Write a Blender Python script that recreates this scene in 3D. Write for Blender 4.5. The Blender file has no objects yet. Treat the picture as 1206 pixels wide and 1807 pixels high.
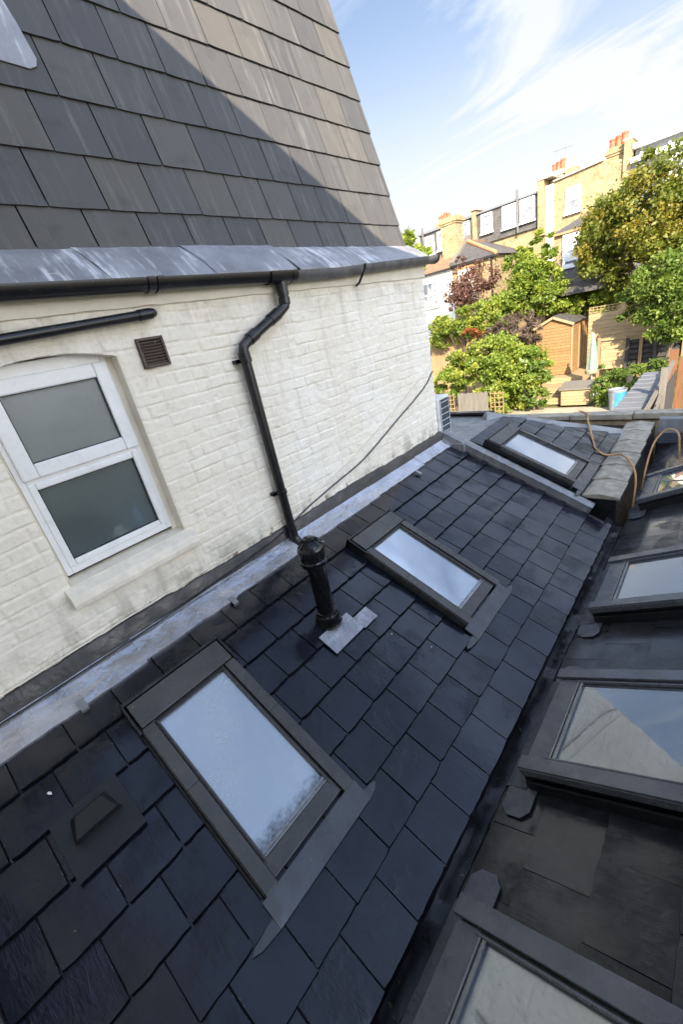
import bpy, math, random
import numpy as np
from mathutils import Matrix, Vector

# ------------------------------------------------------------------ camera, sky, sun, exposure
scn = bpy.context.scene
COL = scn.collection
RAD = math.radians

cam_d = bpy.data.cameras.new("camera")
cam_d.sensor_fit = 'HORIZONTAL'
cam_d.sensor_width = 36.0
cam_d.lens = 720.07 / 1206.0 * 36.0
cam_d.clip_start = 0.02
cam_d.clip_end = 2000
cam = bpy.data.objects.new("camera", cam_d)
COL.objects.link(cam)
CR = np.array([[0.743135738831919, 0.6408086135861469, -0.1926488889782086],
               [0.1301411038231816, -0.4208199689640926, -0.8977604618252824],
               [-0.6563631363554949, 0.6420863450306822, -0.3961218988628599]])
CP = np.array([2.4, 0.0, 4.7])
m = Matrix.Identity(4)
for i in range(3):
    m[i][0] = CR[0][i]
    m[i][1] = -CR[1][i]
    m[i][2] = -CR[2][i]
    m[i][3] = CP[i]
cam.matrix_world = m
scn.camera = cam

SUN = Vector((0.50, -0.71, 0.497)).normalized()
SUN_EL = math.asin(SUN.z)
SUN_ROT = math.atan2(SUN.x, SUN.y)

world = bpy.data.worlds.new("World")
scn.world = world
world.use_nodes = True


def build_world():
    nt = world.node_tree
    nt.nodes.clear()
    N = nt.nodes.new
    L = nt.links.new
    out = N('ShaderNodeOutputWorld')
    bg = N('ShaderNodeBackground')
    bg.inputs[1].default_value = 1.0
    sky = N('ShaderNodeTexSky')
    sky.sky_type = 'NISHITA'
    sky.sun_disc = False
    sky.sun_elevation = SUN_EL
    sky.sun_rotation = SUN_ROT
    sky.air_density = 1.0
    sky.dust_density = 0.6
    sky.ozone_density = 1.6
    sk = N('ShaderNodeVectorMath'); sk.operation = 'SCALE'
    sk.inputs['Scale'].default_value = SKY_STRENGTH
    L(sky.outputs[0], sk.inputs[0])
    tc = N('ShaderNodeTexCoord')
    sep = N('ShaderNodeSeparateXYZ')
    L(tc.outputs['Generated'], sep.inputs[0])

    def mth(op, a, b=None, c=None):
        n = N('ShaderNodeMath'); n.operation = op
        for k, x in enumerate((a, b, c)):
            if x is None: continue
            if isinstance(x, (int, float)): n.inputs[k].default_value = x
            else: L(x, n.inputs[k])
        return n.outputs[0]

    def ss(x, a, b, lo=0.0, hi=1.0):
        n = N('ShaderNodeMapRange'); n.interpolation_type = 'SMOOTHSTEP'
        L(x, n.inputs[0])
        n.inputs[1].default_value = a; n.inputs[2].default_value = b
        n.inputs[3].default_value = lo; n.inputs[4].default_value = hi
        return n.outputs[0]
    z = mth('MAXIMUM', sep.outputs[2], 0.0)
    den = mth('ADD', z, 0.22)
    px = mth('DIVIDE', sep.outputs[0], den)
    py = mth('DIVIDE', sep.outputs[1], den)
    cv = N('ShaderNodeCombineXYZ')
    L(px, cv.inputs[0]); L(py, cv.inputs[1])
    mp = N('ShaderNodeMapping')
    mp.inputs['Rotation'].default_value = (0, 0, RAD(CLOUD_ROT))
    mp.inputs['Scale'].default_value = (0.55, 1.5, 1)
    mp.inputs['Location'].default_value = CLOUD_OFF
    L(cv.outputs[0], mp.inputs[0])
    nz = N('ShaderNodeTexNoise')
    nz.inputs['Scale'].default_value = 1.35
    nz.inputs['Detail'].default_value = 9
    nz.inputs['Roughness'].default_value = 0.58
    nz.inputs['Distortion'].default_value = 0.9
    L(mp.outputs[0], nz.inputs['Vector'])
    cl = ss(nz.outputs[0], 0.42, 0.66)
    low = ss(z, 0.07, 0.46, 1.0, 0.0)
    mask = mth('MAXIMUM', cl, mth('MULTIPLY', low, 0.97))
    mask = mth('MULTIPLY', mask, ss(z, 0.76, 0.91, 1.0, 0.06))
    mask = mth('MINIMUM', mth('ADD', mask, ss(z, 0.45, 0.8, 0.22, 0.08)), 1.0)
    # thin cloud is far brighter near the sun and overhead
    dt = N('ShaderNodeVectorMath'); dt.operation = 'DOT_PRODUCT'
    L(tc.outputs['Generated'], dt.inputs[0]); dt.inputs[1].default_value = SUN
    k = ss(dt.outputs['Value'], -0.40, 0.55, CLOUD_LO, CLOUD_HI)
    cc = N('ShaderNodeVectorMath'); cc.operation = 'SCALE'
    # thin high cloud lets the blue through overhead, and whitens towards the horizon
    tint = N('ShaderNodeMix'); tint.data_type = 'RGBA'
    L(ss(z, 0.22, 0.70), tint.inputs[0])
    tint.inputs[6].default_value = (0.97, 0.985, 1.02, 1); tint.inputs[7].default_value = (0.73, 0.90, 1.27, 1)
    L(tint.outputs[2], cc.inputs[0])
    L(k, cc.inputs['Scale'])
    mix = N('ShaderNodeMix'); mix.data_type = 'RGBA'
    L(mask, mix.inputs[0]); L(sk.outputs[0], mix.inputs[6]); L(cc.outputs[0], mix.inputs[7])
    L(mix.outputs[2], bg.inputs[0])
    L(bg.outputs[0], out.inputs[0])


SKY_STRENGTH = 0.068
CLOUD_ROT, CLOUD_OFF = 35.0, (0.6, 0.2, 0.0)
CLOUD_LO, CLOUD_HI = 0.35, 1.60
build_world()

sun_d = bpy.data.lights.new("sun", 'SUN')
sun_d.energy = 5.0
sun_d.angle = RAD(0.5)
sun_d.color = (1.0, 0.87, 0.69)
sun = bpy.data.objects.new("sun", sun_d)
sun.rotation_euler = SUN.to_track_quat('Z', 'Y').to_euler()
sun.location = (0, -20, 30)
COL.objects.link(sun)

scn.view_settings.view_transform = 'Standard'
scn.view_settings.look = 'None'
scn.view_settings.exposure = 1.55
scn.view_settings.gamma = 1.0
scn.cycles.use_denoising = True
scn.cycles.max_bounces = 8
scn.cycles.transparent_max_bounces = 12

# ------------------------------------------------------------------ helpers
A = RAD(26.08)
CA, SA = math.cos(A), math.sin(A)
ZR = 3.312                     # roof plane height at the wall
XE, ZE = 1.945 * CA, ZR - 1.945 * SA


def frame(o, u, v, n):
    M = Matrix.Identity(4)
    for i in range(3):
        M[i][0], M[i][1], M[i][2], M[i][3] = u[i], v[i], n[i], o[i]
    return M


FR = frame((0, 0, ZR), (CA, 0, -SA), (0, 1, 0), (SA, 0, CA))
FR3 = frame((0.1 * SA, 0, ZR + 0.1 * CA), (CA, 0, -SA), (0, 1, 0), (SA, 0, CA))
NO = (1.85, 0, ZE - 0.03)
FN = frame(NO, (-CA, 0, -SA), (0, -1, 0), (-SA, 0, CA))


def thing(name, label, cat, M=None, group=None):
    o = bpy.data.objects.new(name, None)
    o.empty_display_size = 0.1
    COL.objects.link(o)
    if M is not None:
        o.matrix_world = M
    o['label'] = label
    o['category'] = cat
    if group: o['group'] = group
    return o


def tag(o, label=None, cat=None, group=None, kind=None):
    if label: o['label'] = label
    if cat: o['category'] = cat
    if group: o['group'] = group
    if kind: o['kind'] = kind
    return o


class MB:
    def __init__(s):
        s.v, s.f, s.a = [], [], []

    def face(s, idx, var=0.5):
        s.f.append(tuple(idx)); s.a.append(var)

    def poly(s, pts, var=0.5):
        b = len(s.v); s.v += [tuple(p) for p in pts]
        s.face(range(b, b + len(pts)), var)

    def hexa(s, c, var=0.5):
        """8 corners: bottom ring 0-3 then top ring 4-7 (counter-clockwise seen from above)"""
        b = len(s.v); s.v += [tuple(p) for p in c]
        for q in ((3, 2, 1, 0), (4, 5, 6, 7), (0, 1, 5, 4), (1, 2, 6, 5), (2, 3, 7, 6), (3, 0, 4, 7)):
            s.face([b + i for i in q], var)

    def box(s, x0, x1, y0, y1, z0, z1, var=0.5):
        if x0 > x1: x0, x1 = x1, x0
        if y0 > y1: y0, y1 = y1, y0
        if z0 > z1: z0, z1 = z1, z0
        s.hexa([(x0, y0, z0), (x1, y0, z0), (x1, y1, z0), (x0, y1, z0),
                (x0, y0, z1), (x1, y0, z1), (x1, y1, z1), (x0, y1, z1)], var)

    def obox(s, p, q, w, h, up=(0, 0, 1), var=0.5):
        """bar from p to q, width w, height h"""
        p, q, up = Vector(p), Vector(q), Vector(up)
        d = (q - p).normalized()
        sd = d.cross(up).normalized() * (w / 2)
        uu = sd.cross(d).normalized() * (h / 2)
        s.hexa([p - sd - uu, q - sd - uu, q + sd - uu, p + sd - uu,
                p - sd + uu, q - sd + uu, q + sd + uu, p + sd + uu][:], var)

    def extrude(s, ring, off, var=0.5, side=None):
        """ring: closed outline; off: extrusion vector (from ring to back); ring faces away from off"""
        n = len(ring); b = len(s.v)
        off = Vector(off)
        s.v += [tuple(p) for p in ring] + [tuple(Vector(p) + off) for p in ring]
        s.face(range(b, b + n), var)
        s.face([b + n + i for i in reversed(range(n))], var)
        for i in range(n):
            j = (i + 1) % n
            s.face((b + j, b + i, b + n + i, b + n + j), var if side is None else side)

    def tube(s, pts, r, seg=12, cap=True, var=0.5):
        pts = [Vector(p) for p in pts]
        rs = r if isinstance(r, (list, tuple)) else [r] * len(pts)
        b = len(s.v)
        pn = None
        for i, p in enumerate(pts):
            if i == 0: d = pts[1] - p
            elif i == len(pts) - 1: d = p - pts[i - 1]
            else: d = (pts[i + 1] - p).normalized() + (p - pts[i - 1]).normalized()
            d.normalize()
            if pn is None:
                a = Vector((0, 0, 1)) if abs(d.z) < 0.9 else Vector((1, 0, 0))
                pn = d.cross(a).normalized()
            else:
                pn = (pn - d * pn.dot(d)).normalized()
            bn = d.cross(pn)
            for k in range(seg):
                t = 2 * math.pi * k / seg
                s.v.append(tuple(p + (pn * math.cos(t) + bn * math.sin(t)) * rs[i]))
        for i in range(len(pts) - 1):
            for k in range(seg):
                k2 = (k + 1) % seg
                s.face((b + i * seg + k, b + i * seg + k2, b + (i + 1) * seg + k2, b + (i + 1) * seg + k), var)
        if cap:
            s.face([b + k for k in reversed(range(seg))], var)
            e = b + (len(pts) - 1) * seg
            s.face([e + k for k in range(seg)], var)

    def lathe(s, prof, seg=28, c=(0, 0, 0), var=0.5):
        b = len(s.v)
        for r, z in prof:
            for k in range(seg):
                t = 2 * math.pi * k / seg
                s.v.append((c[0] + r * math.cos(t), c[1] + r * math.sin(t), c[2] + z))
        for i in range(len(prof) - 1):
            for k in range(seg):
                k2 = (k + 1) % seg
                s.face((b + i * seg + k, b + i * seg + k2, b + (i + 1) * seg + k2, b + (i + 1) * seg + k), var)
        s.face([b + k for k in reversed(range(seg))], var)
        e = b + (len(prof) - 1) * seg
        s.face([e + k for k in range(seg)], var)

    def build(s, name, mat, parent=None, bevel=0.0, smooth=False, loc=None):
        me = bpy.data.meshes.new(name)
        me.from_pydata(s.v, [], s.f)
        me.validate()
        if len(me.polygons) == len(s.a):
            at = me.attributes.new('var', 'FLOAT', 'FACE')
            at.data.foreach_set('value', s.a)
        me.materials.append(mat)
        o = bpy.data.objects.new(name, me)
        COL.objects.link(o)
        if parent: o.parent = parent
        if loc is not None: o.location = loc
        if smooth:
            for p in me.polygons: p.use_smooth = True
            me.set_sharp_from_angle(angle=RAD(35))
        if bevel > 0:
            md = o.modifiers.new('bevel', 'BEVEL')
            md.width = bevel; md.segments = 2; md.limit_method = 'ANGLE'; md.angle_limit = RAD(40)
        return o


def rect_minus(rects, h):
    out = []
    for (a0, a1, b0, b1) in rects:
        if h[0] >= a1 or h[1] <= a0 or h[2] >= b1 or h[3] <= b0:
            out.append((a0, a1, b0, b1)); continue
        if b0 < h[2]: out.append((a0, a1, b0, h[2]))
        if b1 > h[3]: out.append((a0, a1, h[3], b1))
        lo, hi = max(b0, h[2]), min(b1, h[3])
        if a0 < h[0]: out.append((a0, h[0], lo, hi))
        if a1 > h[1]: out.append((h[1], a1, lo, hi))
    return out


# ------------------------------------------------------------------ materials
class MT:
    def __init__(s, name):
        s.m = bpy.data.materials.new(name)
        s.m.use_nodes = True
        s.nt = s.m.node_tree
        s.p = s.nt.nodes['Principled BSDF']
        s.out = s.nt.nodes['Material Output']
        s._co = None

    def n(s, t): return s.nt.nodes.new(t)
    def l(s, a, b): s.nt.links.new(a, b)

    def obj(s):
        if s._co is None: s._co = s.n('ShaderNodeTexCoord').outputs['Object']
        return s._co

    def map(s, scale=(1, 1, 1), rot=(0, 0, 0), src=None):
        k = s.n('ShaderNodeMapping')
        k.inputs['Scale'].default_value = scale
        k.inputs['Rotation'].default_value = rot
        s.l(src or s.obj(), k.inputs[0])
        return k.outputs[0]

    def var(s):
        k = s.n('ShaderNodeAttribute'); k.attribute_name = 'var'
        return k.outputs['Fac']

    def noise(s, scale=5, detail=4, rough=0.55, vec=None, w=None, dist=0.0):
        k = s.n('ShaderNodeTexNoise')
        k.inputs['Scale'].default_value = scale
        k.inputs['Detail'].default_value = detail
        k.inputs['Roughness'].default_value = rough
        k.inputs['Distortion'].default_value = dist
        if w is not None:
            k.noise_dimensions = '4D'
            s.l(w, k.inputs['W'])
        s.l(vec or s.obj(), k.inputs['Vector'])
        return k.outputs[0]

    def math(s, op, a, b=0.0, clamp=False):
        k = s.n('ShaderNodeMath'); k.operation = op; k.use_clamp = clamp
        for i, x in enumerate((a, b)):
            if isinstance(x, (int, float)): k.inputs[i].default_value = x
            else: s.l(x, k.inputs[i])
        return k.outputs[0]

    def rng(s, x, a, b, lo=0.0, hi=1.0, smooth=True):
        k = s.n('ShaderNodeMapRange')
        k.interpolation_type = 'SMOOTHSTEP' if smooth else 'LINEAR'
        s.l(x, k.inputs[0])
        for i, v in enumerate((a, b, lo, hi)): k.inputs[i + 1].default_value = v
        return k.outputs[0]

    def ramp(s, x, stops):
        k = s.n('ShaderNodeValToRGB')
        e = k.color_ramp.elements
        while len(e) < len(stops): e.new(0.5)
        for el, (p, c) in zip(e, stops):
            el.position = p; el.color = (*c, 1)
        s.l(x, k.inputs[0])
        return k.outputs[0]

    def mix(s, f, a, b, mode='MIX'):
        k = s.n('ShaderNodeMix'); k.data_type = 'RGBA'; k.blend_type = mode
        for i, x in ((0, f), (6, a), (7, b)):
            if isinstance(x, (int, float)): k.inputs[i].default_value = x
            elif isinstance(x, tuple): k.inputs[i].default_value = (*x, 1)
            else: s.l(x, k.inputs[i])
        return k.outputs[2]

    def bump(s, h, strength=0.3, dist=0.01, prev=None):
        k = s.n('ShaderNodeBump')
        k.inputs['Strength'].default_value = strength
        k.inputs['Distance'].default_value = dist
        s.l(h, k.inputs['Height'])
        if prev is not None: s.l(prev, k.inputs['Normal'])
        return k.outputs[0]

    def set(s, **kw):
        for k, x in kw.items():
            k = {'color': 'Base Color', 'rough': 'Roughness', 'metal': 'Metallic', 'spec': 'Specular IOR Level',
                 'normal': 'Normal', 'coat': 'Coat Weight', 'coatr': 'Coat Roughness', 'trans': 'Transmission Weight'}.get(k, k)
            if isinstance(x, (int, float)): s.p.inputs[k].default_value = x
            elif isinstance(x, tuple): s.p.inputs[k].default_value = (*x, 1)
            else: s.l(x, s.p.inputs[k])
        return s.m


def simple(name, c, rough=0.5, metal=0.0, nscale=6.0, spread=0.25, bump=0.0, bscale=60.0, spec=0.5):
    k = MT(name)
    nz = k.noise(nscale, 5, 0.6)
    lo = tuple(x * (1 - spread) for x in c); hi = tuple(min(1, x * (1 + spread)) for x in c)
    col = k.ramp(nz, [(0.3, lo), (0.7, hi)])
    kw = dict(color=col, rough=k.rng(k.noise(nscale * 2.3, 4), 0.3, 0.7, max(0.03, rough - 0.1), min(1, rough + 0.1)), metal=metal, spec=spec)
    if bump: kw['normal'] = k.bump(k.noise(bscale, 4), bump, 0.004)
    return k.set(**kw)


def mat_wet_slate(name, tint=(1, 1, 1), wet=1.0, rlo=0.012, rhi=0.13):
    k = MT(name)
    v = k.var()
    w = k.math('MULTIPLY', v, 40.0)
    big = k.noise(2.2, 3, 0.5)
    c0 = k.ramp(v, [(0.0, (0.0018, 0.0028, 0.0068)), (0.5, (0.003, 0.0046, 0.0105)), (1.0, (0.0065, 0.0088, 0.017))])
    fine = k.noise(26, 6, 0.65, w=w)
    c1 = k.mix(k.rng(fine, 0.35, 0.75), c0, (0.007, 0.0095, 0.018))
    c1 = k.mix(1.0, c1, tint, 'MULTIPLY')
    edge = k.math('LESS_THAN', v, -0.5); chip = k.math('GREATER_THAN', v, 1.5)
    c1 = k.mix(edge, c1, (0.002, 0.002, 0.002)); c1 = k.mix(chip, c1, (0.16, 0.16, 0.16))  # near-black cut edges: wet stone with the gap's shadow put into the colour
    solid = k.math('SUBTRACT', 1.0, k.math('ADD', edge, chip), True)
    # riven grain: ripples running across each slate, a different patch of rock for each
    gv = k.map((11, 46, 11), (0, 0, 0.4))
    g = k.noise(1.0, 7, 0.62, vec=gv, w=w, dist=1.2)
    g2 = k.noise(5.0, 3, 0.5, w=w)
    h = k.math('ADD', k.math('MULTIPLY', g, 0.8), k.math('MULTIPLY', g2, 0.25))
    patch = k.noise(3.4, 4, 0.6, w=k.math('MULTIPLY', v, 3.0))
    amp = k.rng(patch, 0.46, 0.66, 0.10, 1.0)
    nb = k.bump(k.math('MULTIPLY', h, amp), 0.8, 0.008)
    nb = k.bump(k.noise(140, 4, 0.6), 0.10, 0.002, nb)
    # the film of water: smoother than the stone, broken where the slate is rough or drying
    film = k.rng(k.math('ADD', patch, k.math('MULTIPLY', big, 0.35)), 0.55, 0.92, 1.0, 0.6)
    rgh = k.rng(k.math('ADD', patch, k.math('MULTIPLY', big, 0.35)), 0.52, 0.86, rlo, rhi)
    cn = k.bump(k.math('MULTIPLY', g, k.rng(patch, 0.52, 0.70, 0.10, 1.0)), 0.8, 0.008)
    cn = k.bump(k.noise(1.6, 1, 0.4, w=w), 0.22, 0.03, cn)
    k.l(cn, k.p.inputs['Coat Normal'])
    k.p.inputs['Coat IOR'].default_value = 1.56
    return k.set(color=c1, rough=0.45, spec=0.12, normal=nb, coat=k.math('MULTIPLY', k.math('MULTIPLY', film, wet), solid), coatr=rgh)


def mat_old_slate(name):
    k = MT(name)
    v = k.var()
    c0 = k.ramp(v, [(0.0, (0.070, 0.069, 0.070)), (0.4, (0.082, 0.080, 0.079)), (0.85, (0.094, 0.090, 0.085)), (1.0, (0.102, 0.095, 0.085))])
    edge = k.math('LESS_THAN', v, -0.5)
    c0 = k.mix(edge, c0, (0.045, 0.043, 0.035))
    st = k.noise(1.0, 6, 0.6, vec=k.map((2.2, 26, 4)), w=k.math('MULTIPLY', v, 9.0))
    c1 = k.mix(k.math('MULTIPLY', k.rng(st, 0.50, 0.76, 0, 0.7), k.math('MULTIPLY', k.math('SUBTRACT', 1.0, edge), k.rng(k.noise(2.1, 4, 0.6), 0.35, 0.65, 0.4, 1.0))), c0, (0.19, 0.187, 0.18))
    blot = k.noise(7, 5, 0.65)
    c2 = k.mix(k.rng(blot, 0.5, 0.8, 0, 0.55), c1, (0.050, 0.048, 0.047))
    moss = k.noise(55, 3, 0.6)
    c2 = k.mix(k.rng(moss, 0.70, 0.80, 0, 0.6), c2, (0.13, 0.125, 0.085))
    nb = k.bump(st, 0.2, 0.006)
    nb = k.bump(k.noise(70, 5, 0.65), 0.25, 0.004, nb)
    return k.set(color=c2, rough=0.72, spec=0.35, normal=nb)


def mat_white_brick(name):
    k = MT(name)
    c = k.ramp(k.noise(1.6, 5, 0.6), [(0.3, (0.83, 0.755, 0.605)), (0.7, (0.90, 0.85, 0.74))])
    spots = k.noise(9, 6, 0.7)
    c = k.mix(k.rng(spots, 0.52, 0.78, 0, 0.6), c, (0.56, 0.50, 0.40))
    drip = k.noise(1.0, 5, 0.6, vec=k.map((1, 9, 0.8)))
    c = k.mix(k.rng(drip, 0.54, 0.74, 0, 0.5), c, (0.52, 0.47, 0.38))
    # flaked paint low on the wall, where bare brick shows
    sep = k.n('ShaderNodeSeparateXYZ'); k.l(k.obj(), sep.inputs[0])
    lowz = k.rng(sep.outputs[2], 3.43, 3.56, 1.0, 0.0)
    fl = k.rng(k.math('ADD', k.noise(11, 5, 0.6), k.math('MULTIPLY', lowz, 0.16)), 0.74, 0.76)
    c = k.mix(k.math('MULTIPLY', fl, lowz), c, (0.20, 0.12, 0.06))
    # grime washed up above the flashing and streaks under the sill and fascia
    gz = k.math('ADD', k.rng(sep.outputs[2], 3.42, 3.70, 1.0, 0.0), k.math('MULTIPLY', k.rng(sep.outputs[2], 4.75, 5.05, 0.0, 1.0), 0.5))
    gn = k.rng(k.math('ADD', k.noise(5, 6, 0.7), k.math('MULTIPLY', drip, 0.5)), 0.66, 0.92, 0, 0.75)
    c = k.mix(k.math('MULTIPLY', gz, gn, True), c, (0.34, 0.31, 0.24))
    hair = k.noise(1.0, 5, 0.7, vec=k.map((1, 3, 26)), dist=2.0)
    c = k.mix(k.rng(k.math('ABSOLUTE', k.math('SUBTRACT', hair, 0.5)), 0.0, 0.006, 0.45, 0.0), c, (0.30, 0.26, 0.20))
    specks = k.rng(k.noise(60, 2, 0.5), 0.74, 0.78)
    c = k.mix(k.math('MULTIPLY', specks, 0.6), c, (0.30, 0.27, 0.22))
    nb = k.bump(k.noise(38, 6, 0.7), 0.6, 0.007)
    return k.set(color=c, rough=0.62, spec=0.4, normal=nb)


def mat_lead(name, c=(0.36, 0.37, 0.40), rlo=0.22, rhi=0.55, metal=0.55, streak=0.5):
    k = MT(name)
    a = k.noise(5, 6, 0.65)
    col = k.ramp(a, [(0.25, tuple(x * 0.62 for x in c)), (0.55, c), (0.8, tuple(min(1, x * 1.35) for x in c))])
    b = k.noise(1.0, 5, 0.6, vec=k.map((14, 3, 3)))
    col = k.mix(k.rng(b, 0.55, 0.75, 0, streak), col, tuple(min(1, x * 1.7) for x in c))
    nb = k.bump(k.noise(7, 4, 0.55), 0.5, 0.025)
    nb = k.bump(k.noise(45, 4), 0.1, 0.004, nb)
    return k.set(color=col, rough=k.rng(k.noise(8, 4), 0.35, 0.7, rlo, rhi), metal=metal, normal=nb)


def mat_apron_lead(name):
    k = MT(name)
    c = k.ramp(k.noise(4, 6, 0.65), [(0.3, (0.20, 0.20, 0.21)), (0.7, (0.37, 0.37, 0.38))])
    s1 = k.noise(1.0, 5, 0.65, vec=k.map((2, 22, 4)))
    big = k.noise(2.4, 4, 0.6)
    f = k.rng(k.math('ADD', k.math('MULTIPLY', s1, 0.6), k.math('MULTIPLY', big, 0.6)), 0.61, 0.75, 0, 0.85)
    c = k.mix(f, c, (0.74, 0.75, 0.76))
    return k.set(color=c, rough=0.5, metal=0.25, normal=k.bump(k.noise(9, 4), 0.15, 0.01))


def mat_clad(name, c):
    k = MT(name)
    col = k.ramp(k.noise(4, 5, 0.6), [(0.3, tuple(x * 0.8 for x in c)), (0.7, tuple(x * 1.2 for x in c))])
    dirt = k.rng(k.noise(26, 5, 0.7), 0.58, 0.72, 0, 0.7)
    col = k.mix(dirt, col, (0.045, 0.042, 0.036))
    pale = k.rng(k.noise(70, 2, 0.5), 0.72, 0.78, 0, 0.5)
    col = k.mix(pale, col, (0.30, 0.29, 0.26))
    return k.set(color=col, rough=k.rng(k.noise(12, 4), 0.35, 0.7, 0.18, 0.42), metal=0.25,
                 normal=k.bump(k.noise(50, 3), 0.06, 0.003))


def mat_glass(name, refl=0.30, film=0.10, foot=None):
    k = MT(name)
    nt = k.nt
    tr = k.n('ShaderNodeBsdfTransparent'); tr.inputs[0].default_value = (0.86, 0.92, 0.90, 1)
    gl = k.n('ShaderNodeBsdfGlossy'); gl.inputs[0].default_value = (0.96, 0.98, 1, 1)
    gl.inputs['Roughness'].default_value = 0.03
    df = k.n('ShaderNodeBsdfDiffuse'); df.inputs[0].default_value = (0.55, 0.58, 0.60, 1)
    fr = k.n('ShaderNodeFresnel'); fr.inputs[0].default_value = 1.5
    f = k.math('ADD', k.math('MULTIPLY', fr.outputs[0], 1.4), refl - 0.06, clamp=True)
    m1 = k.n('ShaderNodeMixShader'); k.l(f, m1.inputs[0]); k.l(tr.outputs[0], m1.inputs[1]); k.l(gl.outputs[0], m1.inputs[2])
    big = k.noise(2.6, 4, 0.6)
    drops = k.rng(k.noise(70, 3, 0.6), 0.62, 0.70)
    g2 = k.rng(k.noise(28, 5, 0.7), 0.55, 0.8, 0, 0.7)
    m = k.math('MULTIPLY', k.math('MAXIMUM', drops, g2), k.rng(big, 0.40, 0.68, 0.15, 1.0))
    fm = k.math('ADD', k.math('MULTIPLY', m, film * 2.0), k.rng(big, 0.35, 0.7, film * 0.4, film), clamp=True)
    m2 = k.n('ShaderNodeMixShader'); k.l(fm, m2.inputs[0]); k.l(m1.outputs[0], m2.inputs[1]); k.l(df.outputs[0], m2.inputs[2])
    nb = k.bump(k.math('ADD', k.noise(3, 2), k.math('MULTIPLY', m, 0.15)), 0.04, 0.01)
    k.l(nb, gl.inputs['Normal'])
    res = m2
    if foot is not None:       # black grime and moss washed to the foot of the pane
        sep = k.n('ShaderNodeSeparateXYZ'); k.l(k.obj(), sep.inputs[0])
        edge = k.rng(k.math('ADD', sep.outputs[0], k.math('MULTIPLY', k.noise(22, 6, 0.75), 0.16)), foot + 0.08, foot + 0.15, 0, 1)
        sp = k.rng(k.noise(60, 5, 0.75), 0.36, 0.66, 0.25, 0.8)
        d2 = k.n('ShaderNodeBsdfDiffuse'); d2.inputs[0].default_value = (0.012, 0.012, 0.012, 1)
        m3 = k.n('ShaderNodeMixShader'); k.l(k.math('MULTIPLY', edge, sp), m3.inputs[0]); k.l(m2.outputs[0], m3.inputs[1]); k.l(d2.outputs[0], m3.inputs[2])
        res = m3
    k.l(res.outputs[0], k.out.inputs[0])
    return k.m


def mat_frosted(name, tone, lo, hi):
    k = MT(name)
    tr = k.n('ShaderNodeBsdfRefraction'); tr.inputs[0].default_value = (0.88, 0.93, 0.92, 1)
    tr.inputs['Roughness'].default_value = 0.28; tr.inputs['IOR'].default_value = 1.02
    gl = k.n('ShaderNodeBsdfGlossy'); gl.inputs['Roughness'].default_value = 0.22
    df = k.n('ShaderNodeBsdfDiffuse'); df.inputs[0].default_value = (*tone, 1)
    fr = k.n('ShaderNodeFresnel'); fr.inputs[0].default_value = 1.45
    fm = k.rng(k.noise(3, 5, 0.6), 0.3, 0.7, lo, hi)
    m0 = k.n('ShaderNodeMixShader'); k.l(fm, m0.inputs[0]); k.l(tr.outputs[0], m0.inputs[1]); k.l(df.outputs[0], m0.inputs[2])
    m1 = k.n('ShaderNodeMixShader'); k.l(fr.outputs[0], m1.inputs[0]); k.l(m0.outputs[0], m1.inputs[1]); k.l(gl.outputs[0], m1.inputs[2])
    k.l(k.bump(k.noise(45, 3), 0.15, 0.004), gl.inputs['Normal'])
    k.l(m1.outputs[0], k.out.inputs[0])
    return k.m


def mat_brick(name, c1, c2, mortar, axis='xz', scale=1.0):
    k = MT(name)
    sep = k.n('ShaderNodeSeparateXYZ'); k.l(k.obj(), sep.inputs[0])
    cb = k.n('ShaderNodeCombineXYZ')
    k.l(sep.outputs['XYZ'.index(axis[0].upper())], cb.inputs[0]); k.l(sep.outputs['XYZ'.index(axis[1].upper())], cb.inputs[1])
    b = k.n('ShaderNodeTexBrick')
    b.inputs['Color1'].default_value = (*c1, 1); b.inputs['Color2'].default_value = (*c2, 1); b.inputs['Mortar'].default_value = (*mortar, 1)
    b.inputs['Scale'].default_value = scale
    b.inputs['Brick Width'].default_value = 0.225; b.inputs['Row Height'].default_value = 0.075
    b.inputs['Mortar Size'].default_value = 0.008
    k.l(cb.outputs[0], b.inputs['Vector'])
    dirt = k.noise(2.6, 6, 0.7)
    col = k.mix(k.rng(dirt, 0.42, 0.68, 0, 0.75), b.outputs[0], tuple(x * 0.45 for x in c1))
    col = k.mix(k.rng(k.noise(14, 4), 0.4, 0.7, 0, 0.5), col, tuple(min(1, x * 1.3) for x in c2))
    return k.set(color=col, rough=0.85, normal=k.bump(b.outputs['Fac'], 0.4, -0.01))


def mat_wood(name, c, grain=(3, 3, 40), spread=0.35, rough=0.75):
    k = MT(name)
    v = k.var()
    g = k.noise(1.0, 6, 0.6, vec=k.map(grain), w=k.math('MULTIPLY', v, 20.0))
    col = k.ramp(g, [(0.3, tuple(x * (1 - spread) for x in c)), (0.7, tuple(min(1, x * (1 + spread)) for x in c))])
    col = k.mix(k.rng(v, 0, 1, 0.0, 0.45, False), col, tuple(x * 0.6 for x in c))
    return k.set(color=col, rough=rough, normal=k.bump(g, 0.3, 0.004))


def mat_leaf(name, stops):
    k = MT(name)
    v = k.var()
    c = k.ramp(v, stops)
    k.set(color=c, rough=0.5, spec=0.4)
    tl = k.n('ShaderNodeBsdfTranslucent'); k.l(k.mix(1.0, c, (1.5, 1.5, 0.7), 'MULTIPLY'), tl.inputs[0])
    mx = k.n('ShaderNodeMixShader'); mx.inputs[0].default_value = 0.38
    k.l(k.p.outputs[0], mx.inputs[1]); k.l(tl.outputs[0], mx.inputs[2])
    k.l(mx.outputs[0], k.out.inputs[0])
    return k.m


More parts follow.
